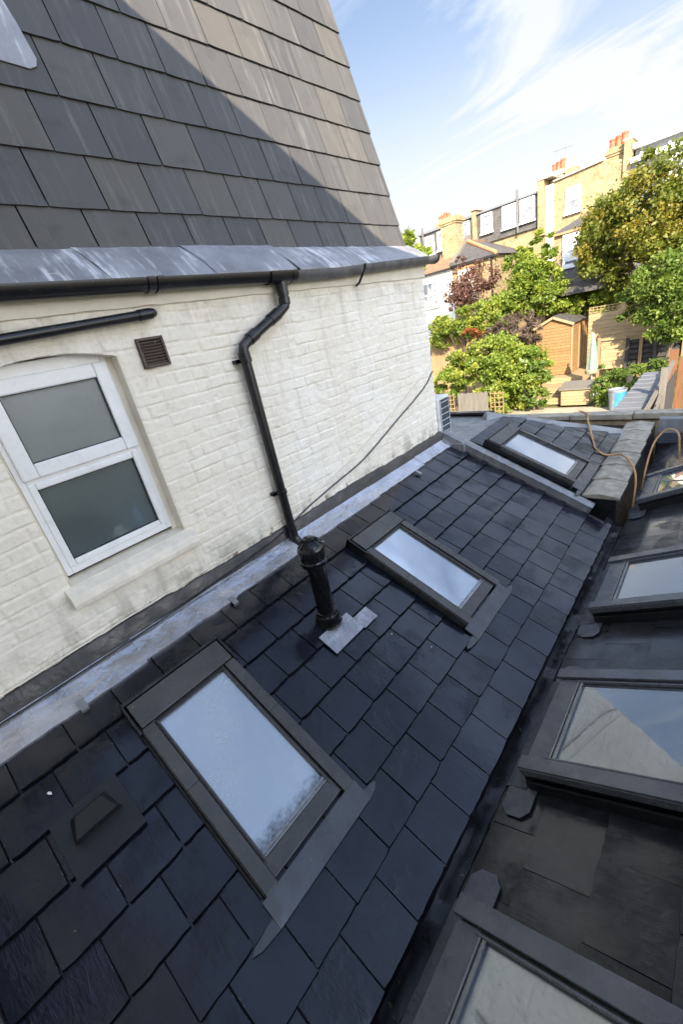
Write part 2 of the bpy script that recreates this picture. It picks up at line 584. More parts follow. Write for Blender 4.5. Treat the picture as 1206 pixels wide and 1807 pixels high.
M_SLATE = mat_wet_slate('wet_slate')
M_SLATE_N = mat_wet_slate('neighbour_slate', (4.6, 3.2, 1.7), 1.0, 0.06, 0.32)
M_OLD = mat_old_slate('weathered_slate')
M_WALL = mat_white_brick('painted_brick')
M_LEAD = mat_lead('new_lead', (0.56, 0.56, 0.585), 0.12, 0.34, 0.7, 0.25)
M_LEADD = mat_lead('dark_lead', (0.052, 0.051, 0.052), 0.3, 0.6, 0.3, 0.35)
M_LEADG = mat_lead('grey_lead', (0.27, 0.27, 0.265), 0.35, 0.65, 0.3, 0.5)
M_APRON = mat_apron_lead('weathered_lead')
M_DECK = simple('roof_felt', (0.012, 0.012, 0.013), 0.8)
def mat_dusty(name, c, rough, dust):
    k = MT(name)
    sep = k.n('ShaderNodeSeparateXYZ'); k.l(k.n('ShaderNodeNewGeometry').outputs['Normal'], sep.inputs[0])
    up = k.rng(sep.outputs[2], 0.1, 0.9, 0.25, 1.0)
    f = k.math('MULTIPLY', k.rng(k.noise(10, 6, 0.7), 0.42, 0.75, 0, dust), up)
    col = k.mix(f, c, (0.11, 0.105, 0.095))
    sp = k.rng(k.noise(90, 2, 0.5), 0.72, 0.76, 0, 0.6)
    col = k.mix(sp, col, (0.30, 0.29, 0.26))
    return k.set(color=col, rough=k.rng(f, 0, 0.6, rough, rough + 0.35), normal=k.bump(k.noise(60, 3), 0.05, 0.003))


M_BLACK = mat_dusty('black_plastic', (0.007, 0.007, 0.008), 0.30, 0.45)
M_PIPE = mat_dusty('glossy_black_plastic', (0.005, 0.005, 0.006), 0.12, 0.06)
M_OLDGUT = simple('grey_iron', (0.10, 0.10, 0.10), 0.55, 0, 9, 0.4, 0.2)
M_BROWN = simple('brown_plastic', (0.055, 0.032, 0.022), 0.4)
M_CLAD = mat_clad('window_cladding', (0.078, 0.074, 0.066))
M_APF = mat_clad('apron_sheet', (0.078, 0.080, 0.083))
M_CLADN = mat_clad('grey_cladding', (0.13, 0.134, 0.145))
M_GASKET = simple('rubber_gasket', (0.01, 0.01, 0.01), 0.5)
M_STEEL = simple('grey_metal_bar', (0.24, 0.24, 0.23), 0.3, 0.6)
M_GLASS = mat_glass('skylight_glass', 0.56, 0.24)
M_GLASSM = mat_glass('misted_glass', 0.50, 0.38, 0.86)
M_GLASSN = mat_glass('neighbour_glass', 0.24, 0.17)
M_WELL = simple('plaster', (0.72, 0.70, 0.64), 0.8)
M_WELLN = simple('beige_plaster', (0.42, 0.37, 0.28), 0.8)
M_UPVC = simple('white_upvc', (0.80, 0.80, 0.785), 0.32, 0, 9, 0.045)
M_FROST = mat_frosted('frosted_glass', (0.33, 0.355, 0.345), 0.5, 0.72)
M_FROSTL = mat_frosted('frosted_glass_lower', (0.22, 0.27, 0.28), 0.20, 0.34)
M_SILL = simple('painted_stone', (0.82, 0.755, 0.63), 0.65, 0, 8, 0.12, 0.5, 25)
M_RENDER = simple('cream_render', (0.80, 0.74, 0.61), 0.75, 0, 5, 0.1, 0.4, 40)
M_ROOM = simple('room_wall', (0.30, 0.36, 0.36), 0.8)
M_WHITE = simple('white_paint', (0.82, 0.82, 0.80), 0.6, 0, 3, 0.05)
M_WHITER = simple('white_render', (0.78, 0.77, 0.73), 0.8, 0, 2, 0.08)
M_COPE = simple('weathered_concrete', (0.36, 0.31, 0.23), 0.55, 0, 9, 0.4, 0.5, 30)
M_BITUM = simple('black_bitumen', (0.014, 0.014, 0.016), 0.35, 0, 8, 0.4, 0.4, 20)
M_HOSE = simple('orange_hose', (0.52, 0.27, 0.10), 0.35)
M_STOCK = mat_brick('stock_brick', (0.25, 0.175, 0.075), (0.35, 0.26, 0.13), (0.27, 0.24, 0.18))
M_STOCKY = mat_brick('stock_brick_side', (0.44, 0.29, 0.13), (0.52, 0.37, 0.18), (0.38, 0.34, 0.27), 'yz')
M_HOUSE = mat_brick('rear_brick', (0.42, 0.30, 0.16), (0.50, 0.38, 0.22), (0.40, 0.37, 0.30))
M_POT = simple('red_clay', (0.52, 0.11, 0.05), 0.7)
M_FARSLATE = simple('far_slate', (0.075, 0.070, 0.068), 0.7, 0, 5, 0.3)
M_FARTILE = simple('brown_tile', (0.20, 0.12, 0.07), 0.8, 0, 5, 0.3)
M_RIDGE = simple('terracotta', (0.50, 0.22, 0.10), 0.8)
M_FARGLASS = simple('far_window_glass', (0.16, 0.17, 0.18), 0.08, 0, 3, 0.4, spec=0.8)
M_BLIND = simple('white_blind', (0.80, 0.80, 0.78), 0.7)
M_ZINC = simple('grey_zinc', (0.15, 0.155, 0.165), 0.5, 0, 3, 0.15)
M_SHED = mat_wood('orange_wood', (0.27, 0.15, 0.055), (30, 30, 3))
M_PALEWOOD = mat_wood('pale_wood', (0.36, 0.26, 0.135), (3, 30, 30), 0.25)
M_FENCE = mat_wood('weathered_wood', (0.30, 0.20, 0.10), (30, 30, 3), 0.3)
M_GREYWOOD = mat_wood('grey_wood', (0.17, 0.155, 0.13), (30, 30, 3), 0.3)
M_REDWOOD = mat_wood('red_brown_wood', (0.17, 0.075, 0.03), (30, 30, 3), 0.3)
M_DARKWOOD = mat_wood('dark_wood', (0.045, 0.042, 0.04), (3, 30, 30), 0.3)
M_BARK = simple('bark', (0.13, 0.10, 0.07), 0.9, 0, 12, 0.4, 0.6, 30)
M_BLUE = simple('blue_plastic', (0.04, 0.20, 0.48), 0.4)
M_GREYP = simple('grey_plastic', (0.19, 0.21, 0.23), 0.45)
M_PATIO = simple('beige_paving', (0.36, 0.31, 0.22), 0.85, 0, 2, 0.2)
M_GROUND = simple('garden_soil', (0.13, 0.11, 0.05), 0.95, 0, 1.5, 0.5)
M_STRIPE = simple('pale_green_cloth', (0.24, 0.25, 0.17), 0.8)
M_STRIPEG = simple('green_cloth', (0.16, 0.42, 0.33), 0.8)
M_CABLE = simple('black_cable', (0.012, 0.012, 0.012), 0.5)
M_ACW = simple('off_white_enamel', (0.70, 0.70, 0.68), 0.4)
M_ACD = simple('dark_blue_grille', (0.03, 0.05, 0.07), 0.4)

# ------------------------------------------------------------------ setting: ground, paving
g = MB()
g.poly([(-400, -400, 0), (400, -400, 0), (400, 900, 0), (-400, 900, 0)])
tag(g.build('ground', M_GROUND), kind='structure')
g = MB()
g.box(-7.5, 1.0, 8.0, 18.6, -0.05, 0.10)
tag(g.build('patio', M_PATIO), kind='structure')

# ------------------------------------------------------------------ slates
rng = random.Random(7)


def slates(mb, rows, w, v0, v1, holes, phase, thick=0.006, rise=0.011, vmax=None, gap=0.004, ragged=0.002, wj=0.0, chips=0.0, dress=0.0):
    for i, (ua, ub) in enumerate(rows):
        off = phase + (w / 2 if i % 2 else 0) + rng.uniform(-wj, wj)
        k = math.floor((v0 - off) / w)
        while off + k * w < v1:
            a, b = off + k * w + gap / 2 + rng.uniform(-.001, .001), off + (k + 1) * w - gap / 2 + rng.uniform(-.001, .001)
            k += 1
            a, b = max(a, v0), min(b, v1)
            if b - a < 0.02: continue
            var = rng.random()
            tilt = rng.uniform(-0.002, 0.002)
            lift = rng.uniform(0, 0.0016)
            drop = rng.uniform(-0.0015, 0.0025)
            top = ua - 0.035
            pieces = [(top, ub, a, b)]
            for h in holes: pieces = rect_minus(pieces, h)
            for (p0, p1, q0, q1) in pieces:
                if q1 - q0 < 0.012 or p1 - p0 < 0.012: continue
                lo = p1 == ub
                ring = []
                nn = 7

                def H(u, v): return 0.004 + (u - top) / (ub - top) * rise + (lift + tilt * (v - (a + b) / 2) / w * 2) * (u - top) / (ub - top)
                # lower edge from q0 to q1, then back along the top
                vm0 = vmax(p1) if vmax else 1e9
                vm1 = vmax(p0) if vmax else 1e9
                if q0 > min(vm0, vm1): continue
                e1, e0 = min(q1, vm0), min(q1, vm1)
                for j in range(nn + 1):
                    v = q0 + (e1 - q0) * j / nn
                    u = p1 + (drop + rng.uniform(-ragged, ragged) if lo else 0)
                    if lo and j in (0, nn): u -= rng.uniform(0, ragged * 3)
                    if lo: u -= dress
                    ring.append((u, v, H(u, v)))
                ring.append((p0 + (p1 - p0) * 0.5, e1 + (e0 - e1) * .5 + rng.uniform(-ragged, ragged) * .7, H((p0 + p1) / 2, e1)))
                ring.append((p0, e0, H(p0, e0)))
                ring.append((p0, q0, H(p0, q0)))
                ring.append((p0 + (p1 - p0) * 0.5, q0 + rng.uniform(-ragged, ragged) * .7, H((p0 + p1) / 2, q0)))
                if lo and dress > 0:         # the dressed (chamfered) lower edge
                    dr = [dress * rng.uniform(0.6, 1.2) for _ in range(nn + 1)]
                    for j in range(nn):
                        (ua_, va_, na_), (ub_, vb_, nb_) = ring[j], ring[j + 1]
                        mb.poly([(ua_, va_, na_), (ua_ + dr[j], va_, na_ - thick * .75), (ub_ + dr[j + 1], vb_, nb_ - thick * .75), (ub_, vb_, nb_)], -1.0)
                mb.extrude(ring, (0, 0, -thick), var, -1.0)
                for ev in (q0, e1):          # pale chips on the dressed edges
                    if rng.random() > chips: continue
                    for _c in range(rng.randint(1, 4)):
                        u = rng.uniform(p0 + 0.05, p1 - 0.01); ln = rng.uniform(.004, .018); wd = rng.uniform(.0012, .0035)
                        sg = 1 if ev == q0 else -1
                        mb.poly([(u, ev, H(u, ev) + .0006), (u + ln, ev, H(u + ln, ev) + .0006), (u + ln * .6, ev + sg * wd, H(u, ev) + .0009)][::sg], 2.0)


def deck(mb, u0, u1, v0, v1, holes, n0, n1):
    rs = [(u0, u1, v0, v1)]
    for h in holes: rs = rect_minus(rs, h)
    for r in rs: mb.box(r[0], r[1], r[2], r[3], n0, n1)


# ------------------------------------------------------------------ skylights
def skylight(M, W, L, label, group, clad, glass, well, h=0.08, ears=True, side=0.060, hood=0.145, rail=0.088, deep=0.5, flip=False):
    """local frame: u down the slope, v across, n out of the roof; origin at the upper corner"""
    t = thing('skylight', label, 'skylight', M, group)
    k = MB()
    k.box(0, L, 0.004, 0.05, -0.02, h - 0.012); k.box(0, L, W - 0.05, W - 0.004, -0.02, h - 0.012)
    k.box(0.004, 0.05, 0.05, W - 0.05, -0.02, h - 0.012); k.box(L - 0.05, L - 0.012, 0.05, W - 0.05, -0.02, h - 0.03)
    k.build('kerb_frame', M_BLACK, t, 0.003)
    k = MB()
    k.box(-0.03, -0.012, -0.018, W + 0.018, 0, h + 0.004)
    k.box(-0.03, hood + 0.02, -0.018, -0.006, 0, h + 0.004)
    k.box(-0.03, hood + 0.02, W + 0.006, W + 0.018, 0, h + 0.004)
    k.build('top_flashing', M_BLACK, t, 0.002)
    k = MB(); k.box(0.0, hood, 0.004, W - 0.004, h - 0.008, h + 0.012); k.build('hood', clad, t, 0.004)
    for sgn in (0, 1):
        k = MB()
        v0, v1 = (0, side) if sgn == 0 else (W - side, W)
        um = hood + (L - hood) * 0.42
        k.box(hood + 0.006, um - 0.001, v0, v1, h - 0.014, h + 0.006)
        k.box(um + 0.001, L + 0.006, v0, v1, h - 0.0125, h + 0.0075)
        # drip edge on the outside
        if sgn == 0: k.box(hood + 0.006, L, -0.004, 0.002, h - 0.04, h - 0.002)
        else: k.box(hood + 0.006, L, W - 0.002, W + 0.004, h - 0.04, h - 0.002)
        k.build('side_cladding', clad, t, 0.003)
        k = MB()     # slim sash profile between the cladding and the glass, and the lower outer cover
        q0, q1 = (side + 0.011, side + 0.021) if sgn == 0 else (W - side - 0.021, W - side - 0.011)
        k.box(hood + 0.01, L - rail + 0.02, q0, q1, h - 0.02, h - 0.004)
        k.build('sash_profile', clad, t, 0.002)
        k = MB()
        q0, q1 = (-0.016, -0.0045) if sgn == 0 else (W + 0.0045, W + 0.016)
        k.box(hood, L - 0.01, q0, q1, 0.0, h * 0.52)
        k.build('outer_cover', M_GASKET, t, 0.002)
    k = MB()
    e = 0.020
    k.box(hood + 0.004, L - rail, side + 0.003, side + e, h - 0.03, h - 0.006)
    k.box(hood + 0.004, L - rail, W - side - e, W - side - 0.003, h - 0.03, h - 0.006)
    k.box(hood + 0.004, hood + 0.02, side + e, W - side - e, h - 0.03, h - 0.002)
    k.build('gasket', M_GASKET, t, 0.002)
    k = MB()
    k.box(L - rail, L - 0.012, side + 0.002, W - side - 0.002, h - 0.04, h - 0.010)
    k.build('bottom_rail', clad, t, 0.003)
    k = MB()
    k.box(L - rail - 0.028, L - rail - 0.014, side + e, W - side - e, h - 0.022, h - 0.010)
    k.box(L - rail - 0.008, L - rail - 0.001, side + e, W - side - e, h - 0.022, h - 0.006)
    k.build('glazing_bar', M_STEEL, t, 0.0015)
    g0, g1, w0, w1 = hood + 0.02, L - rail - 0.001, side + 0.008, W - side - 0.008
    k = MB(); k.box(g0, g1, w0, w1, h - 0.032, h - 0.024)
    k.build('glass_pane', glass, t)
    k = MB()     # the plastered shaft below the glass
    d = -deep
    i0, i1, j0, j1 = 0.055, L - 0.055, 0.055, W - 0.055
    zt = h - 0.042
    T = 0.02
    k.box(i0, i0 + T, j0, j1, d, zt); k.box(i1 - T, i1, j0, j1, d, zt)
    k.box(i0 + T, i1 - T, j0, j0 + T, d, zt); k.box(i0 + T, i1 - T, j1 - T, j1, d, zt)
    k.box(i0, i1, j0, j1, d - T, d - 0.001)
    k.build('light_shaft', well, t)
    k = MB()
    z0 = 0.016 if flip else 0.029
    a0, a1 = L + 0.004, L + 0.115
    k.hexa([(a0, -0.02, z0 + 0.006), (a1, -0.02, z0), (a1, W + 0.02, z0), (a0, W + 0.02, z0 + 0.006),
            (a0, -0.02, z0 + 0.016), (a1, -0.02, z0 + 0.005), (a1, W + 0.02, z0 + 0.005), (a0, W + 0.02, z0 + 0.016)])
    if ears and flip:
        for sg in (-1, 1):
            b0 = -0.004 if sg < 0 else W + 0.004
            ring = [(L - 0.05, b0), (L - 0.05, b0 + sg * .125), (L - 0.015, b0 + sg * .165), (L + .055, b0 + sg * .165), (a1 - .02, b0 + sg * .125), (a1 - .02, b0)]
            ring = [(p[0], p[1], z0 + 0.0065) for p in ring]
            if sg < 0: ring.reverse()
            k.extrude(ring, (0, 0, -0.003))
    elif ears:
        for sg in (-1, 1):
            b0 = -0.018 if sg < 0 else W + 0.018
            ln = 0.125 if (sg < 0) != flip else 0.075
            ring = [(a0 + 0.062, b0), (a0 + 0.072, b0 + sg * ln * .8), (a0 + 0.085, b0 + sg * ln), (a1 - 0.010, b0 + sg * ln * .7), (a1, b0)]
            ring = [(p[0], p[1], z0 + 0.004) for p in ring]
            if sg < 0: ring.reverse()
            if sg < 0: ring = ring
            k.extrude(ring, (0, 0, -0.003))
    k.build('apron_flashing', M_APF if not flip else clad, t, 0.001)
    return t


def place(F, u, v):
    return F @ Matrix.Translation((u, v, 0))


S_W, S_L = 0.545, 1.04
SK = [(0.385, 0.205), (0.385, 2.012)]
skylight(place(FR, *SK[0]), S_W, S_L, 'largest looking skylight on the wet roof, nearest the white window, with misty glass',
         'skylights in the slate roof under the white wall', M_CLAD, M_GLASSM, M_WELL)
skylight(place(FR, *SK[1]), S_W, S_L, 'skylight in the middle of the wet slate roof, just behind the black vent pipe',
         'skylights in the slate roof under the white wall', M_CLAD, M_GLASS, M_WELL)
SK3 = (0.455, 4.39)
skylight(place(FR3, *SK3), 0.66, 0.99, 'skylight beyond the lead covered step, lying against the parapet with the hose',
         'skylights in the slate roof under the white wall', M_CLAD, M_GLASS, M_WELL)


def nplace(s, y): return FN @ Matrix.Translation((-s, -y, 0))


NW, NL = 0.73, 1.40
NSK = [(0.11, 1.325, 'neighbouring skylight whose glass mirrors a dark diagonal roof edge against pale sky'),
       (0.11, -0.012, 'grey framed skylight cut off by the bottom edge, tan room showing through its glass'),
       (0.11, 2.70, 'neighbouring skylight full of pale sky, level with the end of the parapet wall'),
       (0.11, 4.60, 'farthest neighbouring skylight with yellowish glass, beside the parapet hose')]
for s, y, lab in NSK:
    # origin at the upper corner: lower end sits s metres up from the valley
    skylight(FN @ Matrix.Translation((-(s + NL), -(y + NW), 0)), NW, NL, lab, 'grey skylights in the neighbouring slate roof',
             M_CLADN, M_GLASSN, M_WELLN, h=0.135, side=0.075, rail=0.12, deep=0.7, flip=True)

# ------------------------------------------------------------------ the wet slate roof
t = thing('slate_roof', 'wet blue black slate roof with two skylights, lying against the white brick wall', 'roof', FR)
G = 0.225
rows = [(0.12, 0.375)] + [(0.375 + G * i, 0.375 + G * (i + 1)) for i in range(6)] + [(1.725, 1.95)]
V0, V1 = -0.545, 4.235
PIPE_UV = (0.745, 1.375)
holes = [(a + 0.03, a + S_L - 0.03, b + 0.025, b + S_W - 0.025) for a, b in SK]
k = MB()
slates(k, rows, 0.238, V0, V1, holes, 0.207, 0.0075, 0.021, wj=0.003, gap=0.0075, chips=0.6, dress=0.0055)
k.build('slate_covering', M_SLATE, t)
k = MB()
mr = random.Random(12)
v = V0
while v < V1:
    ln = mr.uniform(0.02, 0.09)
    if mr.random() < 0.45:
        a_, b_, q_ = v, v + ln * .85, mr.uniform(.002, .007)
        k.hexa([(1.925, a_, -.012), (1.945 + q_, a_ + .004, -.012), (1.945 + q_, b_ - .004, -.012), (1.925, b_, -.012),
                (1.925, a_, .012), (1.945 + q_ * .6, a_ + .006, .006 + q_), (1.945 + q_ * .6, b_ - .006, .008), (1.925, b_, .012)])
    v += ln
k.build('mortar_bedding', simple('pale_mortar', (0.20, 0.195, 0.185), 0.8, 0, 30, 0.4, 0.5, 80), t)
k = MB(); deck(k, 0.02, 1.93, V0, V1, holes, -0.09, -0.004); k.build('roof_deck', M_DECK, t)
# lead flashing dressed from the wall on to the slates, in lapped lengths
yb = [-0.545, 0.42, 1.06, 1.72, 2.72, 3.55, 4.235]
k = MB()
fr = random.Random(3)
for j in range(len(yb) - 1):
    a, b = yb[j], yb[j + 1]
    n = max(4, int((b - a) / 0.06))
    wl = 0.205 - 0.012 * j
    top, bot = [], []
    base = len(k.v)
    for i in range(n + 1):
        v = a + (b - a) * i / n
        w = wl + fr.uniform(-0.004, 0.004)
        lap = 0.003 * (j % 2)
        k.v += [(0.004, v, 0.043 + lap), (0.05, v, 0.034 + lap + fr.uniform(-.002, .002)), (0.12, v, 0.031 + lap + fr.uniform(-.003, .003)),
                (w, v, 0.031 + lap + fr.uniform(-.002, .002)), (w, v, 0.012)]
    for i in range(n):
        for c in range(4):
            p = base + i * 5 + c
            k.face((p, p + 1, p + 6, p + 5), 0.5)
k.build('lead_flashing', M_LEAD, t, smooth=True)
for v in (0.075, 1.02, 1.86, 3.36):
    c = MB()
    c.box(0.165, 0.225, v - 0.018, v + 0.018, 0.034, 0.040); c.box(0.222, 0.230, v - 0.018, v + 0.018, 0.012, 0.040)
    c.build('lead_clip', M_LEADG, t, 0.001)
# dark upstand at the wall
k = MB()
n = 90
b = 0
for i in range(n + 1):
    v = V0 + (4.19 - V0) * i / n
    hgt = 0.125 + 0.006 * math.sin(v * 3.1) + fr.uniform(-0.006, 0.006)
    for (x, z) in ((0.045, 0.0), (0.034, 0.03), (0.028, hgt - 0.012), (0.020, hgt), (0.0, hgt + 0.002)):
        # world offsets from the roof frame origin, turned into the roof frame
        k.v.append((x * CA - z * SA, v, x * SA + z * CA))
for i in range(n):
    for c in range(4):
        p = i * 5 + c
        k.face((p, p + 1, p + 6, p + 5), 0.5)
k.build('wall_upstand', M_LEADD, t, smooth=True)
# stepped lead kerb at the far end of this roof
k = MB()
nn = 24
for i in range(nn):
    u0, u1 = -0.02 + i * (1.70 / nn), -0.02 + (i + 1) * (1.70 / nn)
    k.box(u0, u1, 4.235, 4.335, -0.02, 0.092 + 0.003 * math.sin(i * 1.3))
k2 = MB()
ks = random.Random(2)
prof = [(4.228, 0.012), (4.232, 0.07), (4.228, 0.094), (4.245, 0.105), (4.285, 0.113), (4.325, 0.106), (4.342, 0.094), (4.338, 0.03)]
nn = 60
for i in range(nn + 1):
    u = -0.03 + 1.75 * i / nn
    for (v, z) in prof:
        k2.v.append((u, v + ks.uniform(-.0025, .0025), z + ks.uniform(-.002, .002)))
P = len(prof)
for i in range(nn):
    for c in range(P - 1):
        p = i * P + c
        k2.face((p, p + P, p + P + 1, p + 1), 0.5)
k2.face(range(P)); k2.face([nn * P + c for c in reversed(range(P))])
k2.build('lead_kerb', M_LEADG, t, smooth=True)
# dark water bar along the kerb foot
k = MB(); k.box(0.1, 1.93, 4.19, 4.236, 0.012, 0.02); k.build('kerb_soaker', M_LEADD, t)

# ------------------------------------------------------------------ valley gutter between the two roofs
k = MB()
n = 120
vr = random.Random(11)
prof = [(XE - 0.06, ZE + 0.03), (XE - 0.004, ZE - 0.018), (XE + 0.004, ZE - 0.055), (XE + 0.03, ZE - 0.075), (XE + 0.075, ZE - 0.07),
        (1.838, ZE - 0.035), (1.862, ZE - 0.026), (1.93, ZE + 0.004)]
for i in range(n + 1):
    y = -0.55 + 4.95 * i / n
    for c, (x, z) in enumerate(prof):
        q = 0.0 if c in (0, 7) else 1.0
        k.v.append((x + q * vr.uniform(-.003, .003), y, z + q * vr.uniform(-.004, .004)))
for i in range(n):
    for c in range(7):
        p = i * 8 + c
        k.face((p, p + 1, p + 9, p + 8))
tag(k.build('valley_gutter', M_BITUM, None, smooth=True), 'black lined valley gutter running between the two slate roofs', 'gutter')

# ------------------------------------------------------------------ far section of the roof beyond the step
t = thing('slate_roof', 'far slate roof section beyond the lead step, with a hip and a flat lead top', 'roof', FR3)


def hipv(u): return 5.30 + (u * CA - 0.13) * 0.92


rows3 = [(0.30 + G * i, 0.30 + G * (i + 1)) for i in range(5)] + [(1.425, 1.56)]
h3 = [(SK3[0] + 0.03, SK3[0] + 0.96, SK3[1] + 0.025, SK3[1] + 0.635)]
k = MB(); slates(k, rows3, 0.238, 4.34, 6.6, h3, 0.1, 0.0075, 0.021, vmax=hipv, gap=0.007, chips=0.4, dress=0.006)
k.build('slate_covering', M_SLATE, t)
k = MB()
rs = [(0.31, 1.62, 4.34, 5.2), (0.9, 1.62, 5.2, 5.9)]
for h in h3: rs = rect_minus(rs, h)
for r in rs: k.box(r[0], r[1], r[2], r[3], -0.09, -0.004)
k.build('roof_deck', M_DECK, t)
iF = FR3.inverted()
# rear slope behind the hip (world coordinates turned into the frame)
k = MB()
k.poly([iF @ Vector(p) for p in ((0.15, 5.32, 3.33), (-3.0, 5.40, 3.33), (-3.0, 7.2, 2.62), (1.45, 7.2, 2.62), (1.45, 6.52, 2.68))])
k.build('rear_slope', M_SLATE, t)
k = MB()
for (x0, x1) in ((-3.0, -0.62), (-0.62, 0.29)):
    k.hexa([iF @ Vector(p) for p in ((x0, 4.18, 3.0), (x1, 4.18, 3.0), (x1, 5.42, 3.0), (x0, 5.42, 3.0),
                                     (x0, 4.18, 3.302), (x1, 4.18, 3.288), (x1, 5.40, 3.288), (x0, 5.40, 3.302))])
k.build('flat_lead_top', M_LEADG, t)
k = MB()
k.hexa([iF @ Vector(p) for p in ((-3.0, 5.405, 3.2), (0.05, 5.405, 3.2), (0.12, 5.50, 3.2), (-3.0, 5.50, 3.2),
                                 (-3.0, 5.405, 3.335), (0.05, 5.405, 3.335), (0.12, 5.50, 3.335), (-3.0, 5.50, 3.335))])
k.build('rear_edge', M_LEADD, t)
# hip capping in three lengths
P0, P1 = Vector((0.10, 5.24, 3.352)), Vector((1.44, 6.48, 2.742))
d = (P1 - P0)
sd = d.cross(Vector((0, 0, 1))).normalized()
up = sd.cross(d).normalized()
for j in range(4):
    a = P0 + d * (j / 4 - (0.006 if j else 0)); b = P0 + d * ((j + 1) / 4)
    k = MB()
    off = up * (0.004 * (j % 2))
    W_ = 0.115
    r0 = [(-W_, -0.085), (-0.02, 0.035), (0.02, 0.035), (W_, -0.085), (W_, -0.105), (-W_, -0.105)]
    b0 = len(k.v)
    for Q in (a, b):
        for (s_, z_) in r0: k.v.append(tuple(iF @ (Q + sd * s_ + up * z_ + off)))
    for i in range(6):
        i2 = (i + 1) % 6
        k.face((i, i2, 6 + i2, 6 + i))
    k.face([5, 4, 3, 2, 1, 0]); k.face([6, 7, 8, 9, 10, 11])
    k.build('hip_cap', M_LEADG, t, 0.006)

# extension rooms below the roofs
k = MB()
k.box(0.02, 1.70, -0.54, 7.15, 0, 2.35); k.box(-3.0, 0.015, 4.20, 7.15, 0, 2.55); k.box(1.86, 4.0, -0.54, 6.8, 0, 2.0)
tag(k.build('extension_wall', M_HOUSE), 'brick extension walls hidden below the slate roofs', 'wall')

# ------------------------------------------------------------------ neighbouring roof
t = thing('slate_roof', 'dull brown black neighbouring slate roof with a row of grey skylights', 'roof', FN)
holesN = [(-(s + NL) + 0.03, -s - 0.03, -(y + NW) + 0.025, -y - 0.025) for s, y, _ in NSK]
rowsN = [(-0.21 - 0.27 * (i + 1), -0.21 - 0.27 * i) for i in range(6)] + [(-0.21, 0.0)]
rowsN = sorted(rowsN)
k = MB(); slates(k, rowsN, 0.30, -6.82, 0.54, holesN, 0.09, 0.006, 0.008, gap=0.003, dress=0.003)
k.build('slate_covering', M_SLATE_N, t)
k = MB(); deck(k, -1.9, -0.01, -6.82, 0.54, holesN, -0.09, -0.004); k.build('roof_deck', M_DECK, t)
iN = FN.inverted()
k = MB()
k.hexa([iN @ Vector(p) for p in ((1.80, 6.84, 2.0), (3.9, 6.84, 2.0), (3.9, 7.0, 2.0), (1.80, 7.0, 2.0),
                                 (1.80, 6.90, 2.80), (3.9, 6.90, 2.82), (3.9, 7.02, 2.82), (1.80, 7.02, 2.80))])
k.build('rear_upstand', M_LEADG, t, 0.01)
k = MB()
k.hexa([iN @ Vector(p) for p in ((1.82, 6.70, 2.30), (3.9, 6.70, 2.6), (3.9, 6.84, 2.6), (1.82, 6.84, 2.30),
                                 (1.82, 6.70, 2.52), (3.9, 6.70, 2.66), (3.9, 6.845, 2.66), (1.82, 6.845, 2.62))])
k.build('box_gutter', M_BITUM, t, 0.01)

# ------------------------------------------------------------------ party parapet with coping
t = thing('parapet_wall', 'low black party parapet topped with weathered coping tiles, orange hose draped across', 'wall')
k = MB()
k.hexa([(1.50, 4.40, 2.0), (1.775, 4.40, 2.0), (1.765, 7.18, 2.0), (1.48, 7.18, 2.0),
        (1.50, 4.40, 2.675), (1.755, 4.40, 2.675), (1.745, 7.18, 2.675), (1.48, 7.18, 2.675)])
k.build('wall_core', M_BITUM, t, 0.01)
n = 6
for j in range(n):
    y0, y1 = 4.37 + j * 0.452, 4.37 + (j + 1) * 0.452
    k = MB()
    lift = 0.0
    xs0 = (1.455, 1.610, 1.785)
    r0 = [(xs0[0], 2.672), (xs0[2], 2.672), (xs0[2], 2.700), (xs0[1], 2.728), (xs0[0], 2.700)]
    kk = len(k.v)
    for q, (y, dz) in enumerate(((y0, 0.010), (y1 + 0.012, -0.004))):
        for (x, z) in r0:
            k.v.append((x - 0.008 * j + rng.uniform(-.003, .003), y, z + dz + rng.uniform(-.002, .002)))
    for i in range(5):
        i2 = (i + 1) % 5
        k.face((i, 5 + i, 5 + i2, i2))
    k.face([0, 1, 2, 3, 4][::1]); k.face([9, 8, 7, 6, 5])
    k.build('coping_tile', M_COPE, t, 0.006)

t = thing('parapet_wall', 'long low rear parapet with a mossy weathered capping across both extensions', 'wall')
k = MB(); k.box(-3.2, 5.0, 7.27, 7.40, 0, 2.68); k.build('wall_core', M_HOUSE, t)
for j, (x0, x1) in enumerate(((-3.2, -1.0), (-1.0, 0.62), (0.62, 1.46), (1.46, 2.6), (2.6, 5.0))):
    k = MB(); k.box(x0 + 0.004, x1 - 0.004, 7.22, 7.44, 2.70 + 0.008 * (j % 2), 2.765 + 0.010 * j); k.build('capping_board', M_COPE, t, 0.01)

# ------------------------------------------------------------------ white brick house
house = thing('brick_house', 'white painted brick house wing with a dark slate mansard roof and frosted window', 'house')
Y0, Y1 = -0.60, 4.16
OY0, OY1, OZ0, OZS, OZC = 0.300, 0.965, 3.775, 4.815, 4.868


def archz(y):
    c = (OY0 + OY1) / 2; hw = (OY1 - OY0) / 2
    return OZC - (OZC - OZS) * ((y - c) / hw) ** 2


def vnoise(y, z, s, seed):
    r = np.random.RandomState(seed)
    lat = r.rand(256, 256)
    a, b = y / s + 50, z / s + 50
    i, j = np.floor(a).astype(int), np.floor(b).astype(int)
    fa, fb = a - i, b - j
    fa, fb = fa * fa * (3 - 2 * fa), fb * fb * (3 - 2 * fb)
    i0, i1, j0, j1 = i % 256, (i + 1) % 256, j % 256, (j + 1) % 256
    return (lat[i0, j0] * (1 - fa) + lat[i1, j0] * fa) * (1 - fb) + (lat[i0, j1] * (1 - fa) + lat[i1, j1] * fa) * fb


